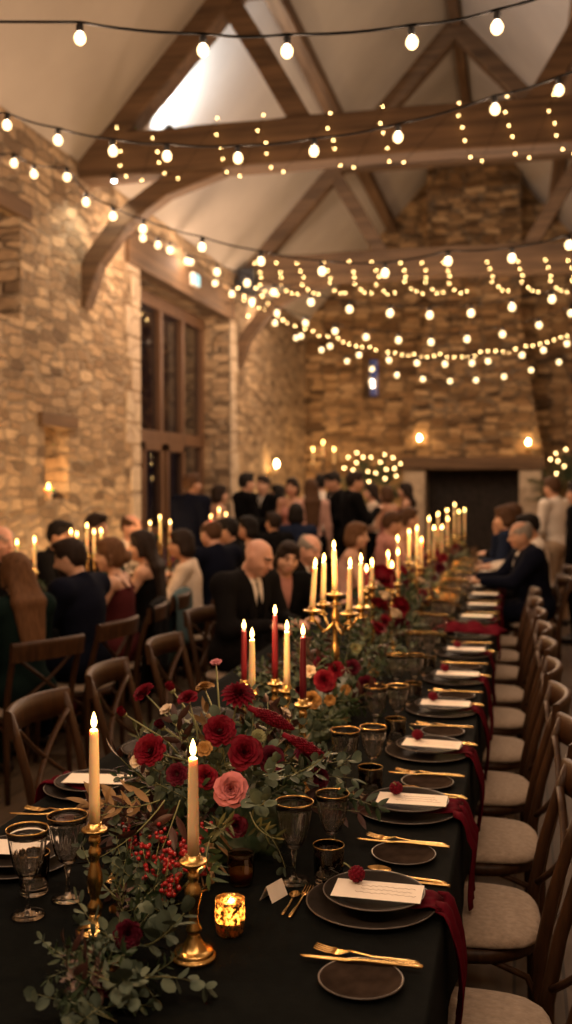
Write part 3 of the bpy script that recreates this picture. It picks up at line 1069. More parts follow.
def stick(label, base, h, style=0, group='brass candlesticks', s=1.0):
    t = thing('candlestick', label, 'candlestick', base, 0, group)
    k = h
    if style == 0:
        ft = [(0, 0), (.038, 0), (.040, .002), (.0405, .007), (.038, .010), (.033, .011), (.0325, .015), (.025, .019), (.0175, .027), (.0135, .036), (.012, .044)]
        sh = [(.011, .040), (.0165, .052), (.0165, .062), (.010, .072), (.009, .078), (.0125, .09), (.0175, .112), (.016, .13), (.0095, .155), (.0085, .162), (.0125, .168), (.0145, .177), (.0125, .186), (.0085, .192), (.013, .200), (.0135, .208), (.0095, .215)]
        cp = [(.0095, .213), (.016, .218), (.027, .224), (.029, .228), (.0265, .230), (.0155, .229), (.0150, .242), (.0125, .243), (.0122, .2305), (0, .2305)]
        H = .2305
    else:
        ft = [(0, 0), (.045, 0), (.047, .002), (.0475, .007), (.0455, .0095), (.0415, .0105), (.0405, .012), (.041, .0165), (.039, .019), (.0315, .0205), (.028, .0235), (.022, .031), (.0155, .041), (.0125, .049), (.012, .054)]
        sh = [(.011, .050), (.016, .058), (.016, .064), (.0105, .072), (.009, .085), (.0115, .11), (.0175, .132), (.018, .142), (.013, .152), (.0085, .158), (.0115, .166), (.0125, .172), (.009, .18)]
        cp = [(.009, .178), (.014, .186), (.028, .196), (.030, .201), (.028, .203), (.0155, .202), (.0150, .214), (.0125, .215), (.0122, .2035), (0, .2035)]
        H = .2035
    z = h / H
    f = lambda pr: [(r * s, zz * z) for r, zz in pr]
    MB().lathe(f(ft), 32).build('foot', M['brass'], t)
    MB().lathe(f(sh), 24).build('shaft', M['brass'], t)
    MB().lathe(f(cp), 28).build('drip_pan', M['brass'], t)
    return t


def candle_on_stick(px, ytop, ybot, D, what, wax='wax_ivory', style=0, r=.0112, pxb=None, sgroup='brass candlesticks', table_z=TZ, s=1.0, flame=1.0):
    top = at(px, ytop, D=D)
    bot = at(pxb if pxb is not None else px, ybot, D=D)
    bot.y = top.y
    if pxb is None: bot.x = top.x
    h = bot.z - table_z - .001
    stick(f'brass candlestick under the {what}', (bot.x, bot.y, table_z + .001), h, style, sgroup, s)
    taper(what, bot + Vector((0, 0, .0005)), top, r, wax, flame=flame)


candle_on_stick(94, 729, 829, 2.22, 'ivory taper candle by the two goblets on the guests\' side', style=0, r=.0120)
candle_on_stick(193, 757, 861, 2.10, 'ivory taper candle beside the votive', style=1, r=.0118)
FIVE = [(244, 630, 684, 3.6, 'burgundy taper beside the shorter ivory taper, on the charcoal-suited man\'s side', 'wax_red', 'burgundy taper in the group of five, closest to the guests'),
        (252, 639, 692, 3.3, '', 'wax_ivory', 'ivory taper between two burgundy tapers'),
        (275, 615, 683, 3.6, '', 'wax_red', 'tallest burgundy taper, middle of the group of five'),
        (287, 631, 690, 3.42, '', 'wax_ivory', 'ivory taper candle beside the darkest burgundy taper'),
        (303, 636, 704, 3.15, '', 'wax_red', 'darkest burgundy taper, towards the empty chairs in the group of five')]
for px, a, b, D, _, wax, lab in FIVE:
    candle_on_stick(px, a, b, D, lab, wax, 0, .0110)


# five-armed candelabra
def candelabra(label, base, cups, names, wax='wax_ivory'):
    """cups: list of (world foot of wax, world top of wax); the first is the centre"""
    base = Vector(base)
    t = thing('candelabra', label, 'candelabra', base)
    c0 = cups[0][0] - base
    h = c0.z - .04
    MB().lathe([(0, 0), (.062, 0), (.064, .007), (.055, .016), (.034, .028), (.018, .05), (.013, .07)], 32).build('foot', M['brass'], t)
    MB().lathe([(.012, .06), (.018, .08), (.018, .09), (.010, .105), (.009, h * .45), (.016, h * .52), (.021, h * .57), (.016, h * .63), (.009, h * .68), (.010, h * .8), (.017, h * .86), (.017, h * .90), (.009, h * .95), (.010, h)], 24).build('shaft', M['brass'], t)
    for k, (b, tp) in enumerate(cups):
        p = b - base
        if k:
            d = Vector((p.x - c0.x, p.y - c0.y, 0))
            q0 = Vector((c0.x, c0.y, h * .86))
            e = Vector((p.x, p.y, p.z - .045))
            pts = []
            for i in range(13):
                f = i / 12
                pt = q0.lerp(e, f)
                pt.z = q0.z + (e.z - q0.z) * f ** 2 - .042 * math.sin(PI * min(1, f * 1.15)) 
                pts.append(pt)
            arm = MB().tube(pts, [.0065] * 5 + [.0058] * 8, 8).ball(tuple(q0.lerp(e, .5) - Vector((0, 0, .047))), .0095, 2).build('arm', M['brass'], t)
        else:
            arm = t
        cu = MB()
        o = p
        cu.lathe([(.005, -.050), (.009, -.052), (.022, -.047), (.023, -.045), (.012, -.041), (.010, -.034), (.007, -.028), (.013, -.020), (.032, -.011), (.038, -.005), (.036, -.003), (.0155, -.004), (.0165, .010), (.0125, .011), (.0122, -.0005), (0, -.0005)], 24, Matrix.Translation(o))
        cu.build('candle_cup', M['brass'], arm)
        taper(names[k], b + Vector((0, 0, .0005)), tp, .0115, wax)
    return t


def pt2(pxb, yb, pxt, yt, D):
    b = at(pxb, yb, D=D)
    t = at(pxt, yt, D=D)
    return b, t


cups = [pt2(335, 593, 334, 549, 4.15), pt2(312, 609, 315, 567, 4.08), pt2(323, 603, 324, 562, 4.32), pt2(349, 612, 350, 567, 3.95), pt2(361, 606, 361, 562, 4.2)]
b = cups[0][0]
candelabra('brass five-armed candelabra rising from the flowers before the bald man', (b.x, b.y, TZ + .001), cups,
           ['tallest ivory taper candle, at the centre of the five-armed candelabra', 'leaning ivory taper candle at the candelabra arm nearest the bald man',
            'ivory taper candle between the leaning one and the candelabra centre', 'ivory taper candle on the forward candelabra arm, towards the lens', 'ivory taper candle at the candelabra arm nearest the white flowers'])
FAR = [(372, 566, 586, 5.1, 'wax_ivory', 'ivory taper candle just beyond the five-armed candelabra'),
       (366.5, 572, 590, 5.35, 'wax_red', 'short burgundy taper candle just beyond the five-armed candelabra'),
       (392, 568, 592, 5.9, 'wax_red', 'burgundy taper candle above the white flowers'),
       (388, 557, 585, 6.4, 'wax_ivory', 'thin ivory taper candle behind the burgundy taper above the white flowers'),
       (398, 555, 584, 6.3, 'wax_ivory', 'ivory taper candle right behind the white flowers'),
       (397.5, 541, 572, 7.0, 'wax_ivory', 'taller ivory taper candle behind the white flowers'),
       (429, 521, 552, 8.6, 'wax_ivory', 'tall ivory taper candle halfway along the garland'),
       (434, 530, 558, 9.1, 'wax_ivory', 'ivory taper candle beside the tall one halfway along the garland'),
       (442, 529, 552, 9.7, 'wax_ivory', 'ivory taper candle before the far cluster of tapers'),
       (438, 516, 545, 10.0, 'wax_ivory', 'slim ivory taper candle behind the halfway cluster'),
       (448, 521, 545, 10.6, 'wax_ivory', 'low ivory taper candle in the far cluster'),
       (447, 512, 540, 11.0, 'wax_ivory', 'tall ivory taper candle in the far cluster'),
       (454.5, 506, 536, 11.6, 'wax_ivory', 'topmost ivory taper candle before the fireplace'),
       (454, 516, 540, 12.0, 'wax_ivory', 'shorter ivory taper candle behind the topmost one'),
       (459, 513, 538, 12.4, 'wax_ivory', 'ivory taper candle last but one towards the fireplace'),
       (464.6, 511, 536, 12.7, 'wax_ivory', 'last ivory taper candle of the long table, towards the fireplace')]
for px, a, b_, D, wax, lab in FAR:
    candle_on_stick(px, a, b_, D, lab, wax, 0, .0115, sgroup='far brass candlesticks', flame=1.15)
cups = [pt2(417, 565, 417, 530, 7.35), pt2(409, 562, 409, 534, 7.2), pt2(421.5, 567, 421.5, 542, 7.1)]
b = cups[0][0]
candelabra('brass three-armed candelabra beyond the white flowers', (b.x, b.y, TZ + .001), cups,
           ['middle ivory taper of the three-armed candelabra', 'ivory taper of the three-armed candelabra on the guests\' side', 'short ivory taper of the three-armed candelabra on the empty-chair side'])
# guests' table by the wall
WALLC = [(17, 545, 575, 6.8), (34.5, 542, 572, 6.9), (71, 534, 560, 7.5), (87, 528, 556, 7.7), (77, 536, 560, 7.9), (94, 534, 558, 8.1), (101, 533, 557, 7.8), (150, 525, 548, 9.3), (160, 519, 544, 9.5), (170, 524, 546, 9.4), (211, 518, 540, 11.0), (219, 511, 536, 11.2), (226, 516, 538, 11.1)]
WL = ['ivory taper by the bald man at the wall, low one', 'tall ivory taper before the woman with long loose hair', 'ivory taper behind the navy-suited bearded man', 'tallest taper behind the woman with pinned-up hair',
      'short taper beside the bearded man\'s head', 'short taper between two tall ones behind the pinned-up hair', 'taper behind the pinned-up hair, towards the door', 'first of three tapers before the glazed door', 'tallest of three tapers before the glazed door', 'last of three tapers before the glazed door',
      'first of three far tapers below the suited man at the door', 'tallest of three far tapers below the suited man at the door', 'last of three far tapers below the suited man at the door']
for (px, a, b_, D), lab in zip(WALLC, WL):
    candle_on_stick(px, a, b_, D, lab, 'wax_ivory', 0, .0115, sgroup='candlesticks on the wall table', flame=1.1)

# votive in mottled mercury glass
def mercury():
    m = bpy.data.materials.new('mercury_glass'); m.use_nodes = True
    N, L = m.node_tree.nodes, m.node_tree.links
    b = N['Principled BSDF']; b.inputs['Base Color'].default_value = (.85, .55, .22, 1); b.inputs['Metallic'].default_value = .9; b.inputs['Roughness'].default_value = .2
    tr = N.new('ShaderNodeBsdfTranslucent'); tr.inputs['Color'].default_value = (.95, .62, .28, 1)
    tp = N.new('ShaderNodeBsdfTransparent'); tp.inputs['Color'].default_value = (1, .8, .5, 1)
    m1 = N.new('ShaderNodeMixShader'); m1.inputs['Fac'].default_value = .35
    L.new(tr.outputs[0], m1.inputs[1]); L.new(tp.outputs[0], m1.inputs[2])
    tc = N.new('ShaderNodeTexCoord'); v = N.new('ShaderNodeTexNoise'); v.inputs['Scale'].default_value = 110; v.inputs['Detail'].default_value = 4
    L.new(tc.outputs['Object'], v.inputs['Vector'])
    rp = N.new('ShaderNodeValToRGB'); rp.color_ramp.elements[0].position = .40; rp.color_ramp.elements[1].position = .60
    L.new(v.outputs['Fac'], rp.inputs['Fac'])
    mx = N.new('ShaderNodeMixShader')
    L.new(rp.outputs['Color'], mx.inputs['Fac']); L.new(m1.outputs[0], mx.inputs[1]); L.new(b.outputs[0], mx.inputs[2])
    L.new(mx.outputs[0], N['Material Output'].inputs['Surface'])
    return m


M['mercury'] = mercury()
M['amber'] = thin_glass('amber_glass', (.5, .36, .22), 1.5, .08)


def votive(label, loc, lit=True, mat='mercury'):
    t = thing('votive_holder', label, 'votive', loc)
    MB().lathe([(0, .002), (.026, .002), (.029, .006), (.0325, .03), (.033, .055), (.0315, .070), (.0325, .078), (.0315, .0785), (.0303, .070), (.0315, .052), (.031, .03), (.028, .009), (0, .007)], 32).build('glass_cup', M[mat], t)
    MB().lathe([(0, .008), (.026, .008), (.029, .03), (.0288, .034), (0, .033)], 24).build('wax', M['wax_ivory'], t)
    MB().tube([(0, 0, .033), (0, 0, .042)], .001, 6).build('wick', M['wick'], t)
    if lit:
        MB().lathe([(0, .036), (.004, .041), (.006, .047), (.005, .053), (.0025, .060), (0, .066)], 10).build('flame', M['flame'], t)
        lamp('flame_light', (0, 0, .050), .45, t, (1, .52, .20), .004)
    return t


votive('lit votive candle in mottled mercury glass before the place card', at(230, 934, z=TZ + .001))
votive('unlit amber glass votive half hidden beside the flower mound', at(241, 884, z=TZ + .001), False, 'amber')
votive('unlit votive among the red berries', at(157, 872, z=TZ + .001), False, 'amber')
for k, (px, py) in enumerate([(386, 640), (402, 622), (430, 606), (418, 616), (444, 588), (452, 572), (459, 562), (446, 603), (436, 595), (425, 598), (448, 580), (456, 567)]):  # extra lit votives added to give gold glints along the garland
    c = at(px, py, z=TZ + .001)
    votive(f'lit votive candle added for gold glints beside the garland, {ORD[k]} beyond the white flowers', c).location.x = min(-.47, c.x)
# ================================================================== FLOWERS AND FOLIAGE
def petal(mb, az, opn, L, W, r0=0.0, z0=0.0, cup=.35, curl=.3, ruf=0.0, rnd=None, nu=5, nv=4, tip=.75):
    ca, sa = math.cos(az), math.sin(az)
    ph = rnd.uniform(0, 6) if rnd else 0
    # profile in the (radial, z) plane
    rs, zs = [r0], [z0]
    for i in range(nu):
        u = (i + .5) / nu
        o = opn * (.45 + .55 * u) + curl * u * u
        rs.append(rs[-1] + L / nu * math.sin(o)); zs.append(zs[-1] + L / nu * math.cos(o))
    def fn(u, v):
        i = int(round(u * nu))
        w = W * (math.sin(min(1, u * tip + .10) * PI) ** .6) * (1 if u < .99 else .72)
        a = (v - .5) * 2
        lat = a * w / 2
        inw = cup * a * a * w * .5 * (1 - .4 * u)
        o = opn * (.45 + .55 * u)
        r = rs[i] - inw * math.cos(o); z = zs[i] + inw * math.sin(o) + ruf * math.sin(a * 5 + ph) * u
        return (ca * r - sa * lat, sa * r + ca * lat, z)
    mb.grid(nu, nv, fn)


def flower_rose(seed, R=.04, dark=False):
    rnd = random.Random(seed)
    mb = MB()
    n = 34
    for i in range(n):
        f = i / (n - 1)
        o = math.radians(2 + 78 * f ** 1.5)
        petal(mb, i * 2.39996 + rnd.uniform(-.15, .15), o, R * (.75 + .45 * f) * rnd.uniform(.93, 1.05), R * (.55 + .75 * f), R * (.03 + .14 * f), R * .25 * (1 - f) * .5, .55 - .25 * f, .2 + .75 * f, R * .05, rnd)
    return mb


def flower_ranunculus(seed, R=.04):
    rnd = random.Random(seed)
    mb = MB()
    for k, (n, o, l, w) in enumerate([(6, 8, .62, .5), (7, 24, .70, .62), (8, 42, .82, .72), (9, 60, .95, .78), (9, 76, 1.05, .80), (8, 92, 1.08, .82)]):
        for i in range(n):
            petal(mb, 2 * PI * i / n + k * .5 + rnd.uniform(-.1, .1), math.radians(o + rnd.uniform(-5, 5)), R * l, R * w, R * .10, R * .12 * (5 - k) / 5, .35, .15, R * .05, rnd)
    mb.mi = 1
    for i in range(40):
        a, r = i * 2.39996, R * .26 * math.sqrt(i / 40)
        mb.ball((r * math.cos(a), r * math.sin(a), R * .42 - r * .4), R * .055, 1)
    return mb


def flower_dahlia(seed, R=.045):
    rnd = random.Random(seed)
    mb = MB()
    for k in range(9):
        f = k / 8
        n = 7 + int(9 * f)
        for i in range(n):
            petal(mb, 2 * PI * (i + .5 * (k % 2)) / n + rnd.uniform(-.05, .05), math.radians(6 + 98 * f), R * (.45 + .58 * f), R * (.22 + .16 * f), R * .05, R * .30 * (1 - f), .6, .1 + .25 * f, 0, rnd, 4, 3, .9)
    return mb


def flower_open(seed, R=.03):
    rnd = random.Random(seed)
    mb = MB()
    for k, (n, o, l) in enumerate([(5, 45, .85), (6, 72, 1.05)]):
        for i in range(n):
            petal(mb, 2 * PI * i / n + k * .55, math.radians(o + rnd.uniform(-7, 7)), R * l, R * .95, R * .05, R * .1 * (1 - k), .25, .25, R * .09, rnd)
    mb.mi = 1
    for i in range(16):
        a, r = i * 2.39996, R * .20 * math.sqrt(i / 16)
        mb.ball((r * math.cos(a), r * math.sin(a), R * .34), R * .055, 1)
    return mb


def flower_bud(seed, R=.02):
    rnd = random.Random(seed)
    mb = MB()
    for i in range(18):
        f = i / 17
        petal(mb, i * 2.39996, math.radians(4 + 38 * f), R * (1.3 + .2 * f), R * (.7 + .6 * f), R * .1 * f, -R * .2, .7, -.35, R * .04, rnd)
    mb.mi = 1
    mb.ball((0, 0, -R * .15), (R * .5, R * .5, R * .4), 1)
    return mb


def flower_scabiosa(seed, R=.018):
    mb = MB()
    rnd = random.Random(seed)
    for i in range(16):
        petal(mb, 2 * PI * i / 16, math.radians(85), R * .95, R * .5, R * .1, 0, .2, .1, R * .1, rnd, 3, 2)
    for i in range(60):
        z = 1 - (i + .5) / 60
        a = i * 2.39996; rr = math.sqrt(1 - z * z)
        mb.ball((rr * math.cos(a) * R * .6, rr * math.sin(a) * R * .6, z * R * .5), R * .09, 1)
    return mb


def plume(seed, L=.15, R=.02):
    """velvety celosia plume"""
    rnd = random.Random(seed)
    mb = MB()
    for i in range(230):
        f = i / 230
        a = i * 2.39996
        r = R * (math.sin(PI * min(1, .12 + .88 * f)) ** .6) * rnd.uniform(.75, 1.1)
        mb.ball((r * math.cos(a), r * math.sin(a), L * f), R * .24 * rnd.uniform(.7, 1.2), 1, sc=(1, 1, 1.5))
    mb.tube([(0, 0, -.03), (0, 0, L * .5), (0, 0, L * .95)], [R * .5, R * .7, R * .2], 8)
    return mb


def leaf(mb, base, d, L, W, roll, tip=1.0, fold=.25, bend=.3, shape='lance'):
    d = Vector(d).normalized()
    q = Vector((0, 0, 1)).rotation_difference(d)
    Mx = Matrix.Translation(base) @ q.to_matrix().to_4x4() @ Matrix.Rotation(roll, 4, 'Z')
    nu = 6
    def fn(u, v):
        if shape == 'round': w = W * math.sqrt(max(0, math.sin(PI * min(1, u * .96 + .03)))) 
        else: w = W * math.sin(PI * min(1, u ** .8)) ** .85
        if u > .999: w = W * .04
        if u < .001: w = W * .06
        a = (v - .5) * 2
        return (a * w / 2, fold * abs(a) * w / 2 + bend * L * u * u, L * u * (1 - .12 * bend * u))
    mb.grid(nu, 4, fn, Mx)


def sprig(kind, seed):
    rnd = random.Random(seed)
    spec = {'euc': (.26, 8, .038, .034, 'round', .15), 'eucbig': (.24, 6, .062, .050, 'round', .2), 'ruscus': (.26, 9, .068, .024, 'lance', .3),
            'olive': (.24, 10, .058, .013, 'lance', .2), 'bronze': (.24, 7, .080, .026, 'lance', .35), 'tan': (.20, 6, .082, .024, 'lance', .35)}[kind]
    L, n, l, w, sh, bend = spec
    mb = MB()
    pts = []
    cx, cy = rnd.uniform(-.06, .06), rnd.uniform(.03, .09)
    for i in range(9):
        f = i / 8
        pts.append(Vector((cx * f * f, cy * f * f, L * f * (1 - .1 * f))))
    mb.mi = 1
    mb.tube(pts, [.0022 - .0012 * i / 8 for i in range(9)], 5)
    mb.mi = 0
    for i in range(n):
        f = .18 + .8 * i / (n - 1)
        k = min(7, int(f * 8)); p = pts[k].lerp(pts[k + 1], f * 8 - k)
        t = (pts[k + 1] - pts[k]).normalized()
        for s in (0, 1):
            az = i * (PI / 2) + s * PI + rnd.uniform(-.4, .4)
            side = Vector((math.cos(az), math.sin(az), 0)); side = (side - t * side.dot(t)).normalized()
            d = t * rnd.uniform(.35, .75) + side * rnd.uniform(.7, 1.0)
            sc = rnd.uniform(.75, 1.1) * (1 - .35 * f if sh == 'round' else 1 - .2 * f)
            leaf(mb, p + side * .004, d, l * sc, w * sc, rnd.uniform(-.5, .5), bend=bend * rnd.uniform(.2, 1.2), shape=sh, fold=rnd.uniform(.1, .35))
    leaf(mb, pts[-1], (pts[-1] - pts[-2]), l * .7, w * .7, 0, shape=sh)
    return mb


def berry_sprig(seed):
    rnd = random.Random(seed)
    mb = MB()
    mb.mi = 1
    for b in range(4):
        a = rnd.uniform(0, 6); e = Vector((math.cos(a) * .035, math.sin(a) * .035, .05 + .03 * b))
        mb.tube([(0, 0, 0), e * .5 + Vector((0, 0, .01)), e], [.0018, .0014, .001], 5)
        mb.mi = 0
        for k in range(11):
            p = e + Vector((rnd.gauss(0, .011), rnd.gauss(0, .011), rnd.gauss(.004, .011)))
            mb.ball(tuple(p), rnd.uniform(.0048, .0068), 2)
        mb.mi = 1
    return mb


FL = {}
def fl(kind, mat, seed):
    key = (kind, mat, seed % 2)
    if key not in FL:
        fn = {'rose': flower_rose, 'ranunculus': flower_ranunculus, 'dahlia': flower_dahlia, 'open': flower_open, 'bud': flower_bud, 'scabiosa': flower_scabiosa, 'plume': plume}[kind]
        FL[key] = fn(seed).mesh(kind, [M[mat], M['stem' if kind == 'bud' else ('petal_gold' if kind == 'open' else 'eye')]])
    return FL[key]


SPR = {}
MATS = {'euc': 'euc', 'eucbig': 'euc', 'ruscus': 'green', 'olive': 'olive', 'bronze': 'bronze', 'tan': 'tanleaf'}
def spr(kind, k):
    key = (kind, k % 3)
    if key not in SPR:
        if kind == 'berry': SPR[key] = berry_sprig(k * 7 + 3).mesh('berry_spray', [M['berry'], M['stem']])
        else: SPR[key] = sprig(kind, k * 13 + len(kind)).mesh('foliage', [M[MATS[kind]], M['stem']])
    return SPR[key]


NAMEOF = {'euc': 'eucalyptus_sprig', 'eucbig': 'eucalyptus_sprig', 'ruscus': 'green_sprig', 'olive': 'olive_sprig', 'bronze': 'bronze_leaf_sprig', 'tan': 'dried_leaf_sprig', 'berry': 'berry_spray'}
RADIUS = {'rose': .040, 'ranunculus': .043, 'dahlia': .047, 'open': .032, 'bud': .026, 'scabiosa': .018, 'plume': .02}


def orient(d, roll):
    q = Vector((0, 0, 1)).rotation_difference(Vector(d).normalized())
    return (q.to_matrix() @ Matrix.Rotation(roll, 3, 'Z')).to_euler()


def arrangement(label, cat, base, flowers, sprigs, core, seed, name='flower_arrangement'):
    """flowers: (world centre, diameter m, kind, material, stem?) ; core: ellipsoid radii of the dark foliage base"""
    rnd = random.Random(seed)
    base = Vector(base)
    t = thing(name, label, cat, base)
    if core:
        mb = MB()
        bm = bmesh.new()
        bmesh.ops.create_icosphere(bm, subdivisions=4, radius=1)
        vs = []
        for v in bm.verts:
            n = 1 + .10 * math.sin(v.co.x * 11 + seed) * math.sin(v.co.y * 13) + .08 * math.sin(v.co.z * 17 + v.co.x * 9)
            vs.append((v.co.x * core[0] * n, v.co.y * core[1] * n, max(0, v.co.z * core[2] * n)))
        bm.verts.index_update()
        mb.add(vs, [[v.index for v in f.verts] for f in bm.faces]); bm.free()
        mb.build('moss_base', M['green'], t)
    cz = Vector((0, 0, (core[2] * .35 if core else 0)))
    for k, (p, dia, kind, mat, st) in enumerate(flowers):
        p = Vector(p) - base
        d = (p - cz)
        d = d.normalized() + (CAM - base).normalized() * .55
        sc = dia / 2 / RADIUS[kind]
        if kind == 'plume': d = Vector(st); sc = dia / .04
        o = obj({'open': 'white_flower', 'plume': 'celosia_plume', 'bud': 'flower_bud', 'scabiosa': 'scabiosa_flower'}.get(kind, kind + '_flower'), fl(kind, mat, k), None, t, p, orient(d, rnd.uniform(0, 6)), sc)
        if st and kind != 'plume':
            mw = o.matrix_basis.inverted()
            root = cz + Vector((rnd.uniform(-.04, .04), rnd.uniform(-.04, .04), 0)) + (p - cz) * .25
            mid = (root + p) / 2 + Vector((0, 0, .03))
            MB().tube([mw @ root, mw @ mid, mw @ p], [.003 / sc, .0026 / sc, .0022 / sc], 6).build('flower_stem', M['stem'], o)
    for (p, d, kind, sc) in sprigs:
        obj(NAMEOF[kind], spr(kind, rnd.randrange(9)), None, t, Vector(p) - base, orient(d, rnd.uniform(0, 6)), sc)
    return t


# --- the big mound
A0 = Vector((-.80, 2.78, TZ + .001))
fw = lambda px, py, D: at(px, py, D=D)
F1 = [(fw(152, 752, 2.62), .088, 'ranunculus', 'petal_dark', 1), (fw(146, 695, 2.95), .070, 'ranunculus', 'petal_dark', 1), (fw(124, 714, 2.80), .048, 'bud', 'petal_dark', 1),
      (fw(162, 727, 2.80), .050, 'bud', 'petal_wine', 1), (fw(189, 701, 2.92), .056, 'rose', 'petal_red', 1), (fw(238, 698, 2.85), .108, 'dahlia', 'petal_dark', 1),
      (fw(220, 733, 2.68), .090, 'ranunculus', 'petal_dark', 1), (fw(244, 754, 2.66), .086, 'rose', 'petal_dark', 1), (fw(256, 711, 2.80), .031, 'plume', 'petal_dark', (.8, .35, -.45)),
      (fw(290, 738, 2.72), .029, 'plume', 'petal_dark', (.8, .3, -.5)), (fw(231, 790, 2.50), .078, 'rose', 'petal_pink', 0), (fw(206, 777, 2.55), .056, 'rose', 'petal_red', 0),
      (fw(216, 664, 3.0), .040, 'scabiosa', 'petal_pink', 1), (fw(168, 712, 2.9), .050, 'open', 'petal_white', 1), (fw(205, 750, 2.60), .05, 'open', 'petal_gold', 1),
      (fw(258, 737, 2.70), .042, 'scabiosa', 'stem', 1), (fw(138, 762, 2.62), .042, 'open', 'petal_white', 0), (fw(178, 775, 2.58), .06, 'ranunculus', 'petal_wine', 0), (fw(270, 760, 2.68), .066, 'rose', 'petal_wine', 0),
      (fw(303, 762, 2.85), .075, 'rose', 'petal_wine', 0), (fw(283, 715, 3.0), .05, 'open', 'petal_white', 1), (fw(205, 690, 3.05), .05, 'rose', 'petal_gold', 1), (fw(172, 690, 3.05), .055, 'bud', 'petal_dark', 1),
      (fw(318, 778, 2.8), .06, 'ranunculus', 'petal_wine', 0), (fw(236, 826, 2.45), .05, 'rose', 'petal_wine', 0)]
rs = random.Random(21)
S1 = []
for k in range(92):
    az = rs.uniform(0, 2 * PI); el = rs.uniform(-.12, 1.15)
    d = Vector((math.cos(az) * math.cos(el), math.sin(az) * math.cos(el), math.sin(el)))
    p = A0 + Vector((d.x * .16, d.y * .22, .06 + d.z * .10))
    kind = rs.choices(['euc', 'ruscus', 'olive', 'bronze', 'eucbig', 'tan'], [4, 6, 4, 5, 2, 1])[0]
    S1.append((p, d + Vector((0, 0, -.05)), kind, rs.uniform(.62, .98)))
# leaves named by where the photo shows them: pale dried leaves and bronze ones spilling to the guests' side, grey eucalyptus before the pink rose
for px, py, D, d, kind, sc in [(150, 795, 2.6, (-.9, -.25, -.10), 'tan', .9), (160, 800, 2.55, (-.7, -.5, -.25), 'tan', .75), (165, 800, 2.5, (-.35, -.5, -.6), 'bronze', .95), (180, 800, 2.5, (-.1, -.5, -.65), 'bronze', .9),
                               (150, 790, 2.6, (-.6, -.3, -.5), 'bronze', .9), (262, 775, 2.5, (.35, -.5, .1), 'eucbig', .7), (255, 795, 2.48, (.2, -.6, -.1), 'eucbig', .75), (270, 780, 2.52, (.6, -.3, .2), 'euc', .9),
                               (230, 815, 2.45, (.1, -.8, -.15), 'olive', .8), (250, 812, 2.45, (.3, -.7, -.2), 'olive', .7), (215, 830, 2.42, (-.05, -.8, -.2), 'ruscus', .8), (320, 790, 2.7, (.7, -.3, 0), 'ruscus', .7)]:
    S1.append((fw(px, py, D) , Vector(d), kind, sc))
arrangement('big mound of crimson ranunculus, dahlias and one pink rose with bronze foliage', 'flower arrangement', A0, F1, S1, (.20, .30, .17), 1)

# --- runner of eucalyptus and berries around the two front candlesticks
R0 = Vector((-.80, 2.05, TZ + .001))
S2 = []
rs = random.Random(5)
RA, RB = at(158, 872, z=TZ), at(92, 1048, z=TZ)
KEEP = [at(196, 964, z=TZ), at(90, 934, z=TZ), at(230, 934, z=TZ)]
for k in range(60):
    u = rs.random()
    p = RA.lerp(RB, u) + Vector((rs.uniform(-.045, .045), rs.uniform(-.03, .03), rs.uniform(.012, .05)))
    az = rs.uniform(0, 2 * PI)
    d = Vector((math.cos(az), math.sin(az), rs.uniform(.05, .6)))
    kind = rs.choices(['euc', 'ruscus', 'eucbig', 'bronze', 'olive'], [2, 5, 5, 2, 1])[0]
    tip = p + d.normalized() * .14
    if min((tip.xy - q.xy).length for q in KEEP) < .085 or min((p.xy - q.xy).length for q in KEEP) < .06: continue
    S2.append((p, d, kind, rs.uniform(.35, .58) * (1.25 if kind == 'eucbig' else 1)))
for px, py, d, kind, sc in [(140, 945, (.5, -.6, .25), 'eucbig', .85), (130, 975, (.2, -.8, .2), 'eucbig', .9), (165, 930, (.4, -.5, .4), 'eucbig', .8), (88, 962, (-.9, -.2, .1), 'eucbig', .45), (120, 900, (-.7, .2, .3), 'eucbig', .7), (130, 880, (-.5, .3, .5), 'eucbig', .6), (150, 885, (0, .2, .8), 'eucbig', .55),
                            (160, 905, (.2, 0, .8), 'berry', .95), (172, 900, (.4, .1, .7), 'berry', 1.0), (150, 892, (-.1, .2, .8), 'berry', .9), (178, 885, (.3, .3, .6), 'berry', .95), (130, 870, (-.3, .3, .7), 'berry', .7),
                            (118, 975, (-.6, -.5, .25), 'bronze', .6), (112, 990, (-.5, -.6, .3), 'bronze', .6), (125, 920, (-.2, .1, .8), 'olive', .5), (175, 905, (.7, -.2, .3), 'tan', .45)]:
    p = at(px, py, z=TZ + .03)
    S2.append((p, Vector(d), kind, sc))
FR = [(fw(114, 911, 2.10), .03, 'bud', 'petal_gold', 0), (fw(128, 935, 2.06), .06, 'ranunculus', 'petal_wine', 0), (fw(112, 985, 1.98), .05, 'rose', 'petal_wine', 0), (fw(100, 978, 1.99), .045, 'bud', 'petal_pink', 0), (fw(118, 968, 2.0), .035, 'open', 'petal_gold', 0)]
arrangement('eucalyptus and red berry runner lying around the two front brass candlesticks', 'garland', R0, FR, S2, None, 2, 'foliage_runner')

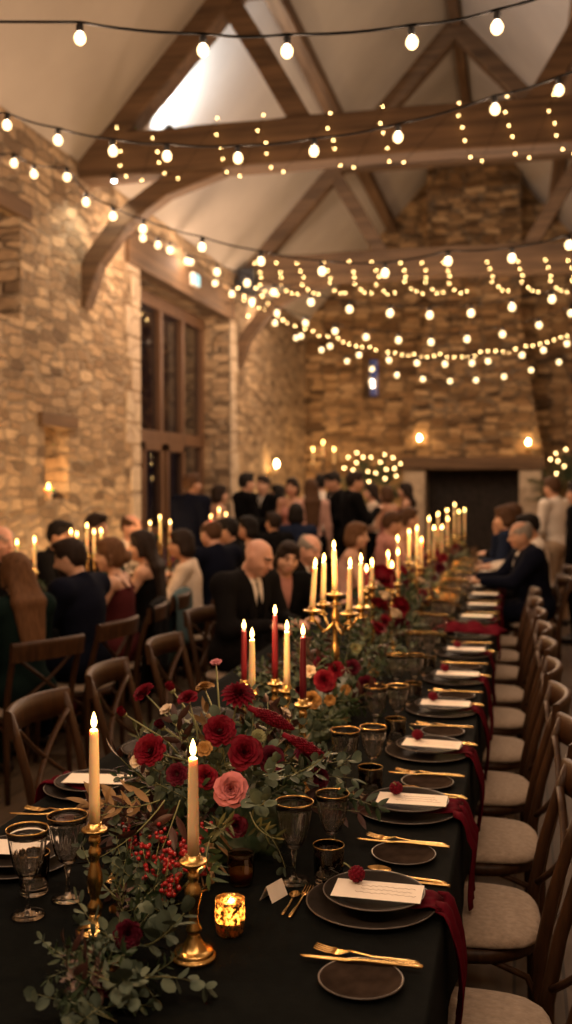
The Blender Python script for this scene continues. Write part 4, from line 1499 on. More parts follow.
# --- second mound around the five-armed candelabra
B0 = Vector((-.78, 4.35, TZ + .001))
F2 = [(fw(325, 681, 3.75), .078, 'rose', 'petal_red', 0), (fw(366, 686, 4.0), .085, 'ranunculus', 'petal_wine', 0), (fw(336, 670, 3.9), .06, 'rose', 'petal_red', 0), (fw(322, 665, 3.95), .07, 'ranunculus', 'petal_wine', 0),
      (fw(376, 631, 4.6), .085, 'rose', 'petal_red', 0), (fw(378, 607, 5.0), .12, 'dahlia', 'petal_dark', 0), (fw(400, 606, 5.3), .12, 'dahlia', 'petal_dark', 0), (fw(393, 617, 5.0), .10, 'open', 'petal_white', 0),
      (fw(384, 599, 5.3), .09, 'open', 'petal_white', 0), (fw(310, 672, 3.85), .06, 'open', 'petal_white', 0), (fw(355, 650, 4.3), .06, 'open', 'stem', 0), (fw(345, 690, 3.9), .05, 'open', 'petal_gold', 0), (fw(312, 700, 3.6), .06, 'rose', 'petal_gold', 0),
      (fw(300, 690, 3.75), .06, 'bud', 'petal_wine', 0), (fw(382, 579, 5.9), .14, 'rose', 'petal_dark', 0), (fw(330, 700, 3.6), .05, 'open', 'petal_gold', 0), (fw(352, 668, 4.1), .06, 'rose', 'petal_wine', 0)]
S3 = []
rs = random.Random(33)
for k in range(95):
    az = rs.uniform(0, 2 * PI); el = rs.uniform(-.1, 1.1)
    d = Vector((math.cos(az) * math.cos(el), math.sin(az) * math.cos(el), math.sin(el)))
    p = B0 + Vector((d.x * .12, rs.uniform(-.75, .85), .06 + d.z * .12))
    S3.append((p, d, rs.choices(['euc', 'ruscus', 'olive', 'bronze', 'eucbig'], [4, 7, 4, 3, 2])[0], rs.uniform(.6, .95)))
arrangement('mound of red roses, dark dahlias and two white flowers around the five-armed candelabra', 'flower arrangement', B0, F2, S3, (.11, .85, .10), 3)

# --- garland onward to the fireplace end
for g, (y0, y1, lab) in enumerate([(5.5, 8.2, 'leafy garland with dark red blooms from the white flowers to the halfway tapers'), (8.3, 12.6, 'far end of the leafy garland, from the halfway tapers towards the fireplace')]):
    rs = random.Random(60 + g)
    G0 = Vector((-.78, (y0 + y1) / 2, TZ + .001))
    FF, SS = [], []
    for k in range(26):
        p = Vector((-.78 + rs.uniform(-.15, .17), rs.uniform(y0, y1), TZ + rs.uniform(.12, .27)))
        kind, mat = rs.choice([('dahlia', 'petal_dark'), ('rose', 'petal_red'), ('ranunculus', 'petal_wine'), ('rose', 'petal_dark'), ('open', 'petal_white'), ('rose', 'petal_wine'), ('open', 'stem')])
        FF.append((p, rs.uniform(.07, .11), kind, mat, 0))
    for k in range(74):
        az = rs.uniform(0, 2 * PI); el = rs.uniform(0, 1.1)
        d = Vector((math.cos(az) * math.cos(el), math.sin(az) * math.cos(el), math.sin(el)))
        SS.append((Vector((-.78 + d.x * .1, rs.uniform(y0, y1), TZ + .07 + d.z * .08)), d, rs.choice(['euc', 'ruscus', 'ruscus', 'olive', 'bronze']), rs.uniform(.65, 1.0)))
    arrangement(lab, 'garland', G0, FF, SS, (.11, (y1 - y0) / 2, .10), 7 + g, 'flower_garland')
# garland on the guests' table
rs = random.Random(90)
FF, SS = [], []
G0 = Vector((-3.33, 7.6, TZ + .001))
for k in range(60):
    az = rs.uniform(0, 2 * PI); el = rs.uniform(0, 1.1)
    d = Vector((math.cos(az) * math.cos(el), math.sin(az) * math.cos(el), math.sin(el)))
    SS.append((Vector((-3.33 + d.x * .06, rs.uniform(4.6, 10.8), TZ + .05 + d.z * .06)), d, rs.choice(['euc', 'ruscus', 'olive']), rs.uniform(.5, .8)))
for k in range(14):
    FF.append((Vector((-3.33 + rs.uniform(-.1, .1), rs.uniform(4.6, 10.8), TZ + rs.uniform(.1, .18))), .08, *rs.choice([('rose', 'petal_red'), ('open', 'petal_white'), ('dahlia', 'petal_dark')]), 0))
arrangement('low leafy garland along the guests\' table by the stone wall', 'garland', G0, FF, SS, (.09, 3.1, .10), 12, 'flower_garland')
for k, y in enumerate([4.9, 5.6, 6.4, 7.1, 7.9]):
    put('goblet', goblet, f'gold-rimmed goblet on the wall table, {ORD[k]} from its near end', (-3.12, y, TZ + .001), 0, 'goblets on the wall table')

for k, (x, y) in enumerate([(-3.05, 5.2), (-3.2, 6.0), (-3.08, 6.75), (-3.2, 7.5), (-3.1, 8.3)]):
    votive(f'lit votive candle on the wall table, {ORD[k]} from its near end', (x, y, TZ + .001))

# --- tall arrangements with little lights either side of the fireplace
def urn_arrangement(label, x, y, px0, px1, py0, py1, seed, nl):
    rs = random.Random(seed)
    t = thing('urn_arrangement', label, 'flower arrangement', (x, y, 0))
    MB().lathe([(0, 0), (.16, 0), (.17, .03), (.10, .10), (.07, .2), (.09, .3), (.17, .5), (.21, .75), (.22, .95), (.20, .96), (.18, .9), (0, .88)], 28).build('urn', M['dressed'], t)
    for k in range(70):
        az = rs.uniform(0, 2 * PI); el = rs.uniform(-.3, 1.3)
        d = Vector((math.cos(az) * math.cos(el), math.sin(az) * math.cos(el), math.sin(el)))
        obj('leafy_branch', spr(rs.choice(['ruscus', 'olive', 'olive']), k), None, t, (d.x * .28, d.y * .18, 1.35 + d.z * .30), orient(d, 0), rs.uniform(1.5, 2.3))
    mb = MB()
    pos = []
    scr = []
    while len(scr) < nl:
        q = (rs.uniform(px0, px1), rs.uniform(py0, py1))
        if all(math.dist(q, w_) > 7.5 for w_ in scr): scr.append(q)
    for px, py in scr:
        p = at(px, py, y=y - .75 + rs.uniform(-.1, .2)) - Vector((x, y, 0))
        pos.append(p)
        obj('fairy_bulb', FB, None, t, p, None, 1.7)
    pos.sort(key=lambda p: p.x)
    mb.tube(pos, .004, 4).build('light_wire', M['cable'], t)
    return t


FB = MB().ball((0, 0, 0), .0115, 1).mesh('fairy_bulb', M['fairy'])
urn_arrangement('tall leafy urn arrangement strung with little lights, between the slit window and chimney', -2.95, 21.2, 344, 402, 452, 482, 2, 20)
urn_arrangement('tall leafy urn arrangement strung with little lights, behind the man in the white shirt', .85, 21.3, 545, 575, 447, 480, 3, 6)
# ================================================================== PEOPLE (one continuous surface per body)
def surf(prims, vox, pad=.03):
    """isosurface of blended round cones and ellipsoids by surface nets"""
    lo = np.full(3, 1e9); hi = np.full(3, -1e9)
    for p in prims:
        if p['op'] != '+': continue
        lo = np.minimum(lo, p['lo']); hi = np.maximum(hi, p['hi'])
    lo -= pad; hi += pad
    n = np.ceil((hi - lo) / vox).astype(int) + 1
    f = np.full(n, 1.0, dtype=np.float32)
    ax = [lo[i] + vox * np.arange(n[i]) for i in range(3)]
    for p in prims:
        m = .05 + p['k'] * 1.5
        a = np.maximum(0, np.floor((p['lo'] - m - lo) / vox).astype(int)); b = np.minimum(n, np.ceil((p['hi'] + m - lo) / vox).astype(int) + 1)
        if (b <= a).any(): continue
        X, Y, Z = np.meshgrid(ax[0][a[0]:b[0]], ax[1][a[1]:b[1]], ax[2][a[2]:b[2]], indexing='ij', sparse=False)
        P = np.stack([X, Y, Z], -1)
        d = p['fn'](P).astype(np.float32)
        s = f[a[0]:b[0], a[1]:b[1], a[2]:b[2]]
        k = p['k']
        if p['op'] == '+':
            if k > 0:
                h = np.maximum(k - np.abs(s - d), 0) / k
                r = np.minimum(s, d) - h * h * k * .25
            else: r = np.minimum(s, d)
        else:
            r = np.maximum(s, -d)
        f[a[0]:b[0], a[1]:b[1], a[2]:b[2]] = r
    ins = f < 0
    c = np.zeros(n - 1, dtype=np.int8)
    off = [(i, j, k) for i in (0, 1) for j in (0, 1) for k in (0, 1)]
    for i, j, k in off:
        c += ins[i:n[0] - 1 + i, j:n[1] - 1 + j, k:n[2] - 1 + k]
    act = np.argwhere((c > 0) & (c < 8))
    idx = np.full(n - 1, -1, dtype=np.int32)
    idx[act[:, 0], act[:, 1], act[:, 2]] = np.arange(len(act))
    val = {o: f[act[:, 0] + o[0], act[:, 1] + o[1], act[:, 2] + o[2]] for o in off}
    S = np.zeros((len(act), 3)); C = np.zeros(len(act))
    for o in off:
        for d in range(3):
            if o[d]: continue
            q = list(o); q[d] = 1; q = tuple(q)
            va, vb = val[o], val[q]
            x = (va < 0) != (vb < 0)
            t = np.where(x, va / np.where(x, va - vb, 1), 0)
            pt = np.array(o, float)[None].repeat(len(act), 0); pt[:, d] = t
            S += pt * x[:, None]; C += x
    V = lo + (act + S / np.maximum(C, 1)[:, None]) * vox
    F = []
    for d in range(3):
        e1, e2 = [(1, 2), (2, 0), (0, 1)][d]
        sl0 = [slice(None)] * 3; sl1 = [slice(None)] * 3
        sl0[d] = slice(0, n[d] - 1); sl1[d] = slice(1, n[d])
        A, B = ins[tuple(sl0)], ins[tuple(sl1)]
        ch = np.argwhere(A != B)
        ok = (ch[:, e1] > 0) & (ch[:, e2] > 0) & (ch[:, e1] < n[e1] - 1) & (ch[:, e2] < n[e2] - 1)
        ch = ch[ok]
        inside = A[ch[:, 0], ch[:, 1], ch[:, 2]]
        def g(s1, s2):
            q = ch.copy(); q[:, e1] -= s1; q[:, e2] -= s2
            return idx[q[:, 0], q[:, 1], q[:, 2]]
        quad = np.stack([g(1, 1), g(0, 1), g(0, 0), g(1, 0)], 1)
        quad[~inside] = quad[~inside][:, ::-1]
        F.append(quad)
    F = np.concatenate(F)
    F = F[(F >= 0).all(1)]
    return V, F


def cone(a, b, ra, rb, k=.02, op='+'):
    a, b = np.array(a, float), np.array(b, float)
    ba = b - a; L2 = float(ba @ ba) + 1e-9
    def fn(P):
        h = np.clip(((P - a) @ ba) / L2, 0, 1)
        return np.linalg.norm(P - a - h[..., None] * ba, axis=-1) - (ra + (rb - ra) * h)
    m = max(ra, rb)
    return dict(fn=fn, lo=np.minimum(a, b) - m, hi=np.maximum(a, b) + m, k=k, op=op)


def ell(c, r, R=None, k=.02, op='+'):
    c, r = np.array(c, float), np.array(r, float)
    Rm = np.eye(3) if R is None else np.array(R)
    def fn(P):
        q = (P - c) @ Rm
        k0 = np.linalg.norm(q / r, axis=-1); k1 = np.linalg.norm(q / (r * r), axis=-1)
        return k0 * (k0 - 1) / np.maximum(k1, 1e-6)
    ext = np.abs(Rm) @ r
    return dict(fn=fn, lo=c - ext, hi=c + ext, k=k, op=op)


def half(pt, nrm, op='-'):
    """removes everything on the side the normal points to"""
    pt, nrm = np.array(pt, float), np.array(nrm, float); nrm = nrm / np.linalg.norm(nrm)
    return dict(fn=lambda P: -((P - pt) @ nrm), lo=np.full(3, -5.), hi=np.full(3, 5.), k=0, op=op)


def wedge(T, z0, z1, w, y0=0.0, op='-'):
    """V opening on the chest: T maps local chest frame to world"""
    Ti = np.array(T.inverted())
    def fn(P):
        q = P @ Ti[:3, :3].T + Ti[:3, 3]
        s = np.clip((q[..., 2] - z0) / (z1 - z0), 0, 1.0)
        return np.maximum.reduce([np.abs(q[..., 0]) - w * s, z0 - q[..., 2], y0 - q[..., 1]])
    return dict(fn=fn, lo=np.full(3, -5.), hi=np.full(3, 5.), k=0, op=op)


def to_mesh(name, VF, mats, smooth=True):
    V, F = VF
    me = bpy.data.meshes.new(name)
    me.vertices.add(len(V)); me.vertices.foreach_set('co', V.ravel())
    me.loops.add(len(F) * 4); me.loops.foreach_set('vertex_index', F.ravel())
    me.polygons.add(len(F)); me.polygons.foreach_set('loop_start', np.arange(len(F)) * 4)
    me.update(calc_edges=True)
    me.polygons.foreach_set('use_smooth', [True] * len(F))
    for m in mats: me.materials.append(m)
    return me


CM = {}
def cmat(name, col, rough=.85, **kw):
    if name not in CM: CM[name] = plain(name, col, rough, **kw)
    return CM[name]


SKINS = {'fair': (.52, .30, .20), 'tan': (.42, .225, .14), 'rosy': (.56, .30, .21), 'brown': (.20, .10, .06)}
HAIRS = {'dark': (.018, .011, .008), 'brown': (.06, .030, .015), 'chestnut': (.10, .048, .022), 'blond': (.30, .185, .085), 'grey': (.22, .19, .16), 'black': (.010, .008, .007)}
CLOTH = {'navy': (.0045, .0058, .013), 'charcoal': (.007, .0066, .007), 'black': (.0045, .0045, .005), 'white': (.62, .56, .49), 'blush': (.50, .30, .245), 'burgundy': (.065, .014, .015), 'green': (.005, .012, .011), 'ivory': (.60, .50, .40), 'midblue': (.012, .018, .04), 'rose': (.40, .19, .155), 'beige': (.34, .25, .17)}


def v(x, y, z): return Vector((x, y, z))


def ik(a, t, l1, l2, hint):
    d = t - a
    D = min(d.length, (l1 + l2) * .998)
    t = a + d.normalized() * D
    c = (l1 * l1 - l2 * l2 + D * D) / (2 * D)
    h = math.sqrt(max(0, l1 * l1 - c * c))
    u = d.normalized(); hh = (hint - u * hint.dot(u)).normalized()
    return a + u * c + hh * h, t


def person(label, loc, rz, pose='sit', top=1.33, hair='short', haircol='dark', skin='fair', outfit='suit', col='navy', lean=0.0, head=(0, 0, 0), arms='table', vox=.013, tie=True, beard=False, cat='person', long_len=.34, build=1.0, skirt=True, shirtcol='white', apron=False):
    """local frame: faces +y, feet on z = 0; lean, head yaw / pitch / roll in degrees"""
    t = thing('person', label, cat, (loc[0], loc[1], 0), rz)
    fem = outfit in ('dress', 'blouse')
    sit = pose == 'sit'
    nominal = 1.415 if sit else 1.765
    s = top / nominal
    t.scale = (s, s, s)
    hipz = .615 if sit else .93
    T = Matrix.Translation((0, 0, hipz)) @ Matrix.Rotation(math.radians(-lean), 4, 'X') @ Matrix.Translation((0, 0, -hipz))
    W = lambda p: T @ Vector(p)
    sw = (.165 if fem else .195) * build
    zsh = hipz + .475
    neck = W((0, .005, zsh + .065))
    pel, wst, chs = (0, 0, hipz + .02), (0, 0, hipz + .19), (0, .0, hipz + .36)
    sh = {q: W((q * sw, -.005, zsh)) for q in (-1, 1)}
    # legs
    leg = {}
    for q in (-1, 1):
        if sit:
            hp, kn, an = v(q * .095, 0, .605), v(q * .12, .43, .575), v(q * .125, .40, .09)
        else:
            hp, kn, an = v(q * .095, 0, .91), v(q * .105, .02, .50), v(q * .11, -.01, .085)
        leg[q] = (hp, kn, an, an + v(q * .02, .15, -.045))
    # arms
    arm = {}
    L1, L2 = .29, .265
    for q in (-1, 1):
        a = sh[q]
        if arms == 'table': tg = v(q * .13, .40, .84)
        elif arms == 'chin': tg = v(q * .10, .30, .82) if q < 0 else W((q * .07, .16, zsh + .06))
        elif arms == 'lap': tg = v(q * .09, .28, .64)
        elif arms == 'reach': tg = v(q * .16, .52, .87)
        elif arms == 'clasp': tg = W((q * .05, .24, hipz + .17))
        elif arms == 'glass': tg = W((q * .10, .30, hipz + .34)) if q > 0 else v(q * .23, .05, hipz - .10)
        else: tg = v(q * .25, .04, hipz - .08)
        el, tg = ik(a, tg, L1, L2, v(q * .55, -.35, -.8))
        arm[q] = (a, el, tg)
    hy, hp_, hr = [math.radians(x) for x in head]
    HR = Matrix.Rotation(hy, 4, 'Z') @ Matrix.Rotation(-hp_, 4, 'X') @ Matrix.Rotation(hr, 4, 'Y')
    HT = Matrix.Translation(neck) @ HR @ Matrix.Translation((0, .025, .135))      # head frame: origin mid-skull
    R3 = np.array(HR.to_3x3())
    H = lambda p: HT @ Vector(p)
    he = lambda c, r, k=.02, op='+': ell(H(c), r, R3, k, op)
    b = build
    body = []
    def torso(o, k=.05):
        return [ell(W(pel), (.155 * b + o, .115 * b + o, .125 + o), np.array(T.to_3x3()), k), ell(W(wst), ((.125 if fem else .145) * b + o, .095 * b + o, .15 + o), np.array(T.to_3x3()), k),
                ell(W(chs), ((.145 if fem else .165) * b + o, .108 * b + o, .16 + o), np.array(T.to_3x3()), k), cone(sh[-1], sh[1], .055 * b + o, .055 * b + o, k)] + \
            ([ell(W((q * .065, .085, hipz + .335)), (.058 + o, .055 + o, .055 + o), None, .03) for q in (-1, 1)] if fem else [])
    def armp(o, end=1.0, k=.03):
        r = []
        for q in (-1, 1):
            a, e, w = arm[q]
            w2 = e.lerp(w, end)
            r += [cone(a, e, (.046 if fem else .054) * b + o, (.036 if fem else .043) + o, k), cone(e, w2, (.036 if fem else .042) + o, (.025 if end == 1 else .027) + o, k)]
        return r
    def legs(o, k=.03):
        r = []
        for q in (-1, 1):
            h, kn, an, to = leg[q]
            r += [cone(h, kn, .082 + o, .055 + o, k), cone(kn, an, .054 + o, .034 + o, k)]
        return r
    body += torso(0) + armp(0) + legs(0)
    for q in (-1, 1):
        h, kn, an, to = leg[q]
        body.append(cone(an - v(0, .035, .035), to, .036, .03, .02))
    body.append(cone(W((0, -.01, zsh + .02)), neck + v(0, .012, .04), .056 if not fem else .048, .052 if not fem else .044, .03))
    # head
    body += [he((0, -.012, .022), (.074, .094, .088), .02), he((0, .022, -.045), (.058, .066, .070), .03), he((0, .058, -.088), (.028, .026, .024), .03),
             he((-.056, .0, -.03), (.02, .05, .05), .03), he((.056, .0, -.03), (.02, .05, .05), .03),
             he((0, .078, .022), (.052, .014, .012), .02), he((-.036, .062, -.034), (.022, .022, .018), .02), he((.036, .062, -.034), (.022, .022, .018), .02),
             he((-.031, .095, .001), (.017, .014, .012), 0, '-'), he((.031, .095, .001), (.017, .014, .012), 0, '-'),
             he((-.031, .076, .0), (.0125, .0125, .0125), .004), he((.031, .076, .0), (.0125, .0125, .0125), .004),
             cone(H((0, .086, .012)), H((0, .108, -.028)), .008, .0135, .012), he((0, .100, -.034), (.0175, .012, .010), .010),
             he((0, .086, -.062), (.024, .011, .0065), .008), he((0, .084, -.072), (.020, .011, .007), .008),
             he((-.077, -.01, -.005), (.010, .022, .031), .008), he((.077, -.01, -.005), (.010, .022, .031), .008)]
    # hands: palm, four unequal fingers, thumb from the side
    for q in (-1, 1):
        a, e, w = arm[q]
        fd = (w - e).normalized()
        if arms in ('table', 'reach', 'lap') or (arms == 'chin' and q < 0):
            fd = (fd + v(0, .5, 0)).normalized(); fd.z = min(fd.z, -.05); fd.normalize()
        side = fd.cross(v(0, 0, 1))
        if side.length < .1: side = v(1, 0, 0)
        side.normalize(); side *= -q      # towards the thumb
        nrm = fd.cross(side).normalized()
        if nrm.z > 0: nrm = -nrm          # palm side
        pc = w + fd * .050
        Rm = np.array([side, fd, nrm]).T
        body.append(ell(pc, (.040, .050, .016), Rm, .02))
        for k, ln in enumerate((.064, .074, .069, .054)):
            root = w + fd * .088 + side * (.030 - .0205 * k)
            p1 = root + (fd * .88 + nrm * .3).normalized() * ln * .5
            p2 = p1 + (fd * .6 + nrm * .8).normalized() * ln * .32
            p3 = p2 + (fd * .2 + nrm * 1.0).normalized() * ln * .24
            body += [cone(root - fd * .012, p1, .0095, .0088, .006), cone(p1, p2, .0088, .008, .004), cone(p2, p3, .008, .007, .004)]
        th = w + fd * .026 + side * .030
        t1 = th + (fd * .7 + side * .75 + nrm * .2).normalized() * .040
        t2 = t1 + (fd * .9 + side * .25 + nrm * .4).normalized() * .030
        body += [cone(th, t1, .0135, .011, .01), cone(t1, t2, .011, .0085, .004)]
    sk = cmat('skin_' + skin, SKINS[skin], .55, var=.06, scale=20, sss=.12)
    V, F = surf(body, vox)
    me = to_mesh('body', (V, F), [sk, cmat('iris', (.03, .018, .012), .3), cmat('lips_' + ('f' if fem else 'm'), (.40, .09, .08) if fem else (.40, .17, .13), .5), cmat('hair_' + haircol, HAIRS[haircol], .65, var=.3, scale=60, spec=.12, stretch=(1, 1, .2))])
    cen = V[F].mean(1)
    hi = np.array(HT.inverted())
    q = cen @ hi[:3, :3].T + hi[:3, 3]
    mi = np.zeros(len(F), dtype=np.int32)
    for sx in (-1, 1):
        mi[(np.abs(q[:, 0] - sx * .031) < .0085) & (np.abs(q[:, 2]) < .006) & (q[:, 1] > .08)] = 1
        mi[(np.abs(q[:, 0] - sx * .033) < .020) & (np.abs(q[:, 2] - .0245) < .0065) & (q[:, 1] > .062)] = 3
    mi[(np.abs(q[:, 0]) < .024) & (np.abs(q[:, 2] + .067) < .0115) & (q[:, 1] > .080)] = 2
    me.polygons.foreach_set('material_index', mi)
    obj('body', me, None, t)
    hm = CM['hair_' + haircol]
    # hair
    if hair != 'bald':
        g = .012
        hp2 = [he((0, -.016, .030), (.080 + g * .5, .099 + g * .5, .093 + g * .6), .0)]
        if hair in ('short', 'ring'):
            hp2 += [he((0, -.045, -.012), (.074, .064, .066), .02)]
            if hair == 'short': hp2 += [he((0, .05, .098), (.055, .05, .026), .02)]
            hp2 += [he((0, .085, -.058), (.105, .088, .108), 0, '-'), half(H((0, 0, -.062)), -np.array(HR.to_3x3() @ v(0, 0, 1)))]
            if hair == 'ring': hp2 += [he((0, .02, .12), (.085, .12, .085), 0, '-')]
        else:
            hp2 += [he((0, -.05, -.02), (.083, .068, .09), .02), he((0, .03, .090), (.066, .06, .03), .02), cone(H((-.072, .01, .03)), H((-.078, -.005, -.07)), .018, .020, .02), cone(H((.072, .01, .03)), H((.078, -.005, -.07)), .018, .020, .02)]
            hp2 += [he((0, .105, -.045), (.068, .085, .098), 0, '-')]
            if hair == 'long':
                e = W((0, -.10, zsh + .10 - long_len * .55))
                for dx in (-.05, -.025, 0, .025, .05):
                    hp2 += [cone(H((dx, -.06, -.02)), W((dx * 1.6, -.095, zsh + .03)), .036, .032, .03), cone(W((dx * 1.6, -.095, zsh + .03)), W((dx * 1.3, -.122, zsh + .06 - long_len)), .032, .014, .03)]
            elif hair == 'bun':
                hp2 += [he((0, -.115, -.03), (.052, .045, .048), .015), he((.02, -.135, -.015), (.025, .025, .03), .01), he((-.025, -.13, -.04), (.028, .025, .026), .01)]
            elif hair == 'bob':
                hp2 += [he((0, -.045, -.06), (.095, .07, .07), .03)]
        VF = surf(hp2, min(vox, .010))
        # combed strands
        Vh = VF[0]; ql = Vh @ hi[:3, :3].T + hi[:3, 3]
        n = ql / np.maximum(np.linalg.norm(ql, axis=1), 1e-6)[:, None]
        a = np.arctan2(ql[:, 0], ql[:, 1] + .02)
        amp = .0022 * (np.sin(a * 34 + ql[:, 2] * 25) + .6 * np.sin(a * 61 + ql[:, 2] * 40))
        Vh = Vh + (n * amp[:, None]) @ hi[:3, :3]
        o = obj('hair', to_mesh('hair', (Vh, VF[1]), [hm]), None, t)
    if beard:
        obj('beard', to_mesh('beard', surf([he((0, .024, -.056), (.062, .071, .066), .02), he((0, .06, -.094), (.033, .030, .026), .02), he((0, .11, .02), (.1, .1, .065), 0, '-'), he((0, .1, -.067), (.022, .02, .008), 0, '-'), half(H((0, -.0, 0)), np.array(HR.to_3x3() @ v(0, -1, .2)))], min(vox, .01)), [hm]), None, t)
    cm = lambda c: cmat('cloth_' + c, CLOTH[c], .92, var=.12, scale=50, bump=.1, spec=.05)
    T3 = np.array(T.to_3x3())
    vx = max(vox, .011)
    if outfit in ('suit', 'shirt'):
        top_cut = half(W((0, 0, zsh + .062)), T3 @ np.array((0, .25, 1)))
        shp = torso(.010) + ([] if outfit == 'suit' else armp(.010, .93)) + [cone(W((0, -.012, zsh + .02)), W((0, .004, zsh + .085)), .066, .062, .02), half(W((0, .0, zsh + .075)), T3 @ np.array((0, .45, 1)))]
        shp += [half((0, 0, hipz - .02), (0, 0, -1))]
        obj('shirt', to_mesh('shirt', surf(shp, vx), [cm(shirtcol)]), None, t)
        if outfit == 'suit':
            jk = torso(.026) + armp(.017, .95) + ([cone(leg[q][0] - v(0, .02, 0), leg[q][0].lerp(leg[q][1], .28), .105, .095, .03) for q in (-1, 1)])
            jk += [cone(W((0, -.035, zsh + .02)), W((0, -.030, zsh + .05)), .070, .062, .02)]
            jk += [wedge(T, hipz + .13, zsh + .05, .058 * b, .02), half(W((0, 0, zsh + .094)), T3 @ np.array((0, .30, 1)))]
            obj('jacket', to_mesh('jacket', surf(jk, vx), [cm(col)]), None, t)
            lap = MB()
            for q_ in (-1, 1):
                ring = []
                for i in range(7):
                    f = i / 6
                    z = hipz + .14 + (zsh + .03 - hipz - .14) * f
                    y = .128 * b + .012 - .055 * max(0, f - .55) / .45
                    x = .062 * b * f * 1.0
                    ring.append((W((q_ * x, y + .004, z)), W((q_ * (x + .012 + .05 * math.sin(PI * min(1, f * .9 + .05))), y - .006 - .02 * f, z))))
                lap.add([p for r in ring for p in r], [(2 * i, 2 * i + 1, 2 * i + 3, 2 * i + 2) for i in range(6)])
            lo = lap.build('lapel', cm(col), t)
            solidify(lo, .006)
            if tie:
                MB().tube([W((0, .062, zsh + .045)), W((0, .088, zsh + .015)), W((0, .118 * b + .006, zsh - .10)), W((0, .124 * b + .008, hipz + .16))], [.014, .013, .022, .030], 8, flat=(.35, 1)).build('tie', cm('black'), t)
        tr = legs(.016) + [ell((0, 0, hipz), (.165 * b, .125 * b, .12), None, .05)]
        tr += [half((0, 0, hipz + .10), (0, 0, 1)), half((0, 0, .075), (0, 0, -1))]
        obj('trousers', to_mesh('trousers', surf(tr, vx), [cm(col if outfit == 'suit' else ('beige' if apron else 'charcoal'))]), None, t)
        if apron:
            def apr(u, w_):
                a = (w_ - .5) * 2.2
                z = hipz + .12 - .62 * u
                return (.17 * math.sin(a) * (1 + .1 * u), .145 * math.cos(a) + .02 + .02 * u, z)
            solidify(MB().grid(8, 12, apr).build('apron', cm('beige'), t), .004)
    elif outfit == 'blouse':
        bl = torso(.016) + armp(.016, .55) + [half(W((0, 0, zsh + .045)), T3 @ np.array((0, .3, 1))), half((0, 0, hipz - .05), (0, 0, -1))]
        obj('blouse', to_mesh('blouse', surf(bl, vx), [cm(col)]), None, t)
        sk_ = legs(.03, .06) + [ell((0, 0, hipz), (.175, .135, .12), None, .06), half((0, 0, hipz + .08), (0, 0, 1)), half((0, 0, .28), (0, 0, -1))]
        obj('skirt', to_mesh('skirt', surf(sk_, vx), [cm('black')]), None, t)
    else:
        dr = torso(.013) + [half(W((0, 0, zsh - .055)), T3 @ np.array((0, .12, 1)))]
        obj('bodice', to_mesh('bodice', surf(dr, vx), [cm(col)]), None, t)
        for q_ in (-1, 1):
            MB().tube([W((q_ * .085, .105, zsh - .07)), W((q_ * .105, .055, zsh + .045)), W((q_ * .10, -.03, zsh + .055)), W((q_ * .075, -.112, zsh - .07))], .008, 6).build('strap', cm(col), t)
        if sit: skp = [ell((0, 0, hipz), (.175, .135, .115), None, .06)] + [cone(leg[q][0], leg[q][1], .105, .085, .08) for q in (-1, 1)] + [cone(leg[q][1], leg[q][2] + v(0, .0, .1), .09, .10, .08) for q in (-1, 1)]
        else: skp = [ell((0, 0, hipz + .05), (.165, .13, .14), None, .06), cone((0, 0, hipz), (0, .02, .14), .15, .22, .06), half((0, 0, .05), (0, 0, -1))]
        obj('skirt', to_mesh('skirt', surf(skp, vx), [cm(col)]), None, t)
    for q in (-1, 1):
        h, kn, an, to = leg[q]
        obj('shoe', to_mesh('shoe', surf([cone(an - v(0, .04, .035), to, .045, .038, .02), half((0, 0, .002), (0, 0, -1)), half((0, 0, .085), (0, 0, 1))], vx), [cmat('shoe_leather', (.012, .009, .008), .4)]), None, t)
    return t


SEATS = {}


def sitter(label, px, D, ytop, rz, chair=True, back=.06, short=None, **kw):
    """seated guest whose head shows at (px, ytop) of the photograph at depth D"""
    p = at(px, ytop, D=D)
    lean = kw.get('lean', 0)
    off = .72 * math.sin(math.radians(lean)) + .03
    x = p.x + math.sin(rz) * off
    y = p.y - math.cos(rz) * off
    t = person(label, (x, y), rz, 'sit', top=p.z / (1 - .0) + .78 * (1 - math.cos(math.radians(lean))), **kw)
    SEATS[label] = (x - math.sin(rz) * .06, y + math.cos(rz) * .06, rz + PI / 2)
    if chair:
        seat_for(short or label.split(',')[0], x - math.sin(-rz) * (-back) * 0 + (-math.sin(rz)) * .06, y + math.cos(rz) * .06, rz + PI / 2)
    return t


def stander(label, px, D, ytop, rz, **kw):
    p = at(px, ytop, D=D)
    lean = kw.get('lean', 0)
    return person(label, (p.x + math.sin(rz) * .03, p.y - math.cos(rz) * .03), rz, 'stand', top=p.z, **kw)


R_ = math.radians
LEFT, RIGHT = R_(90), R_(-90)      # facing the stone wall / facing the open side
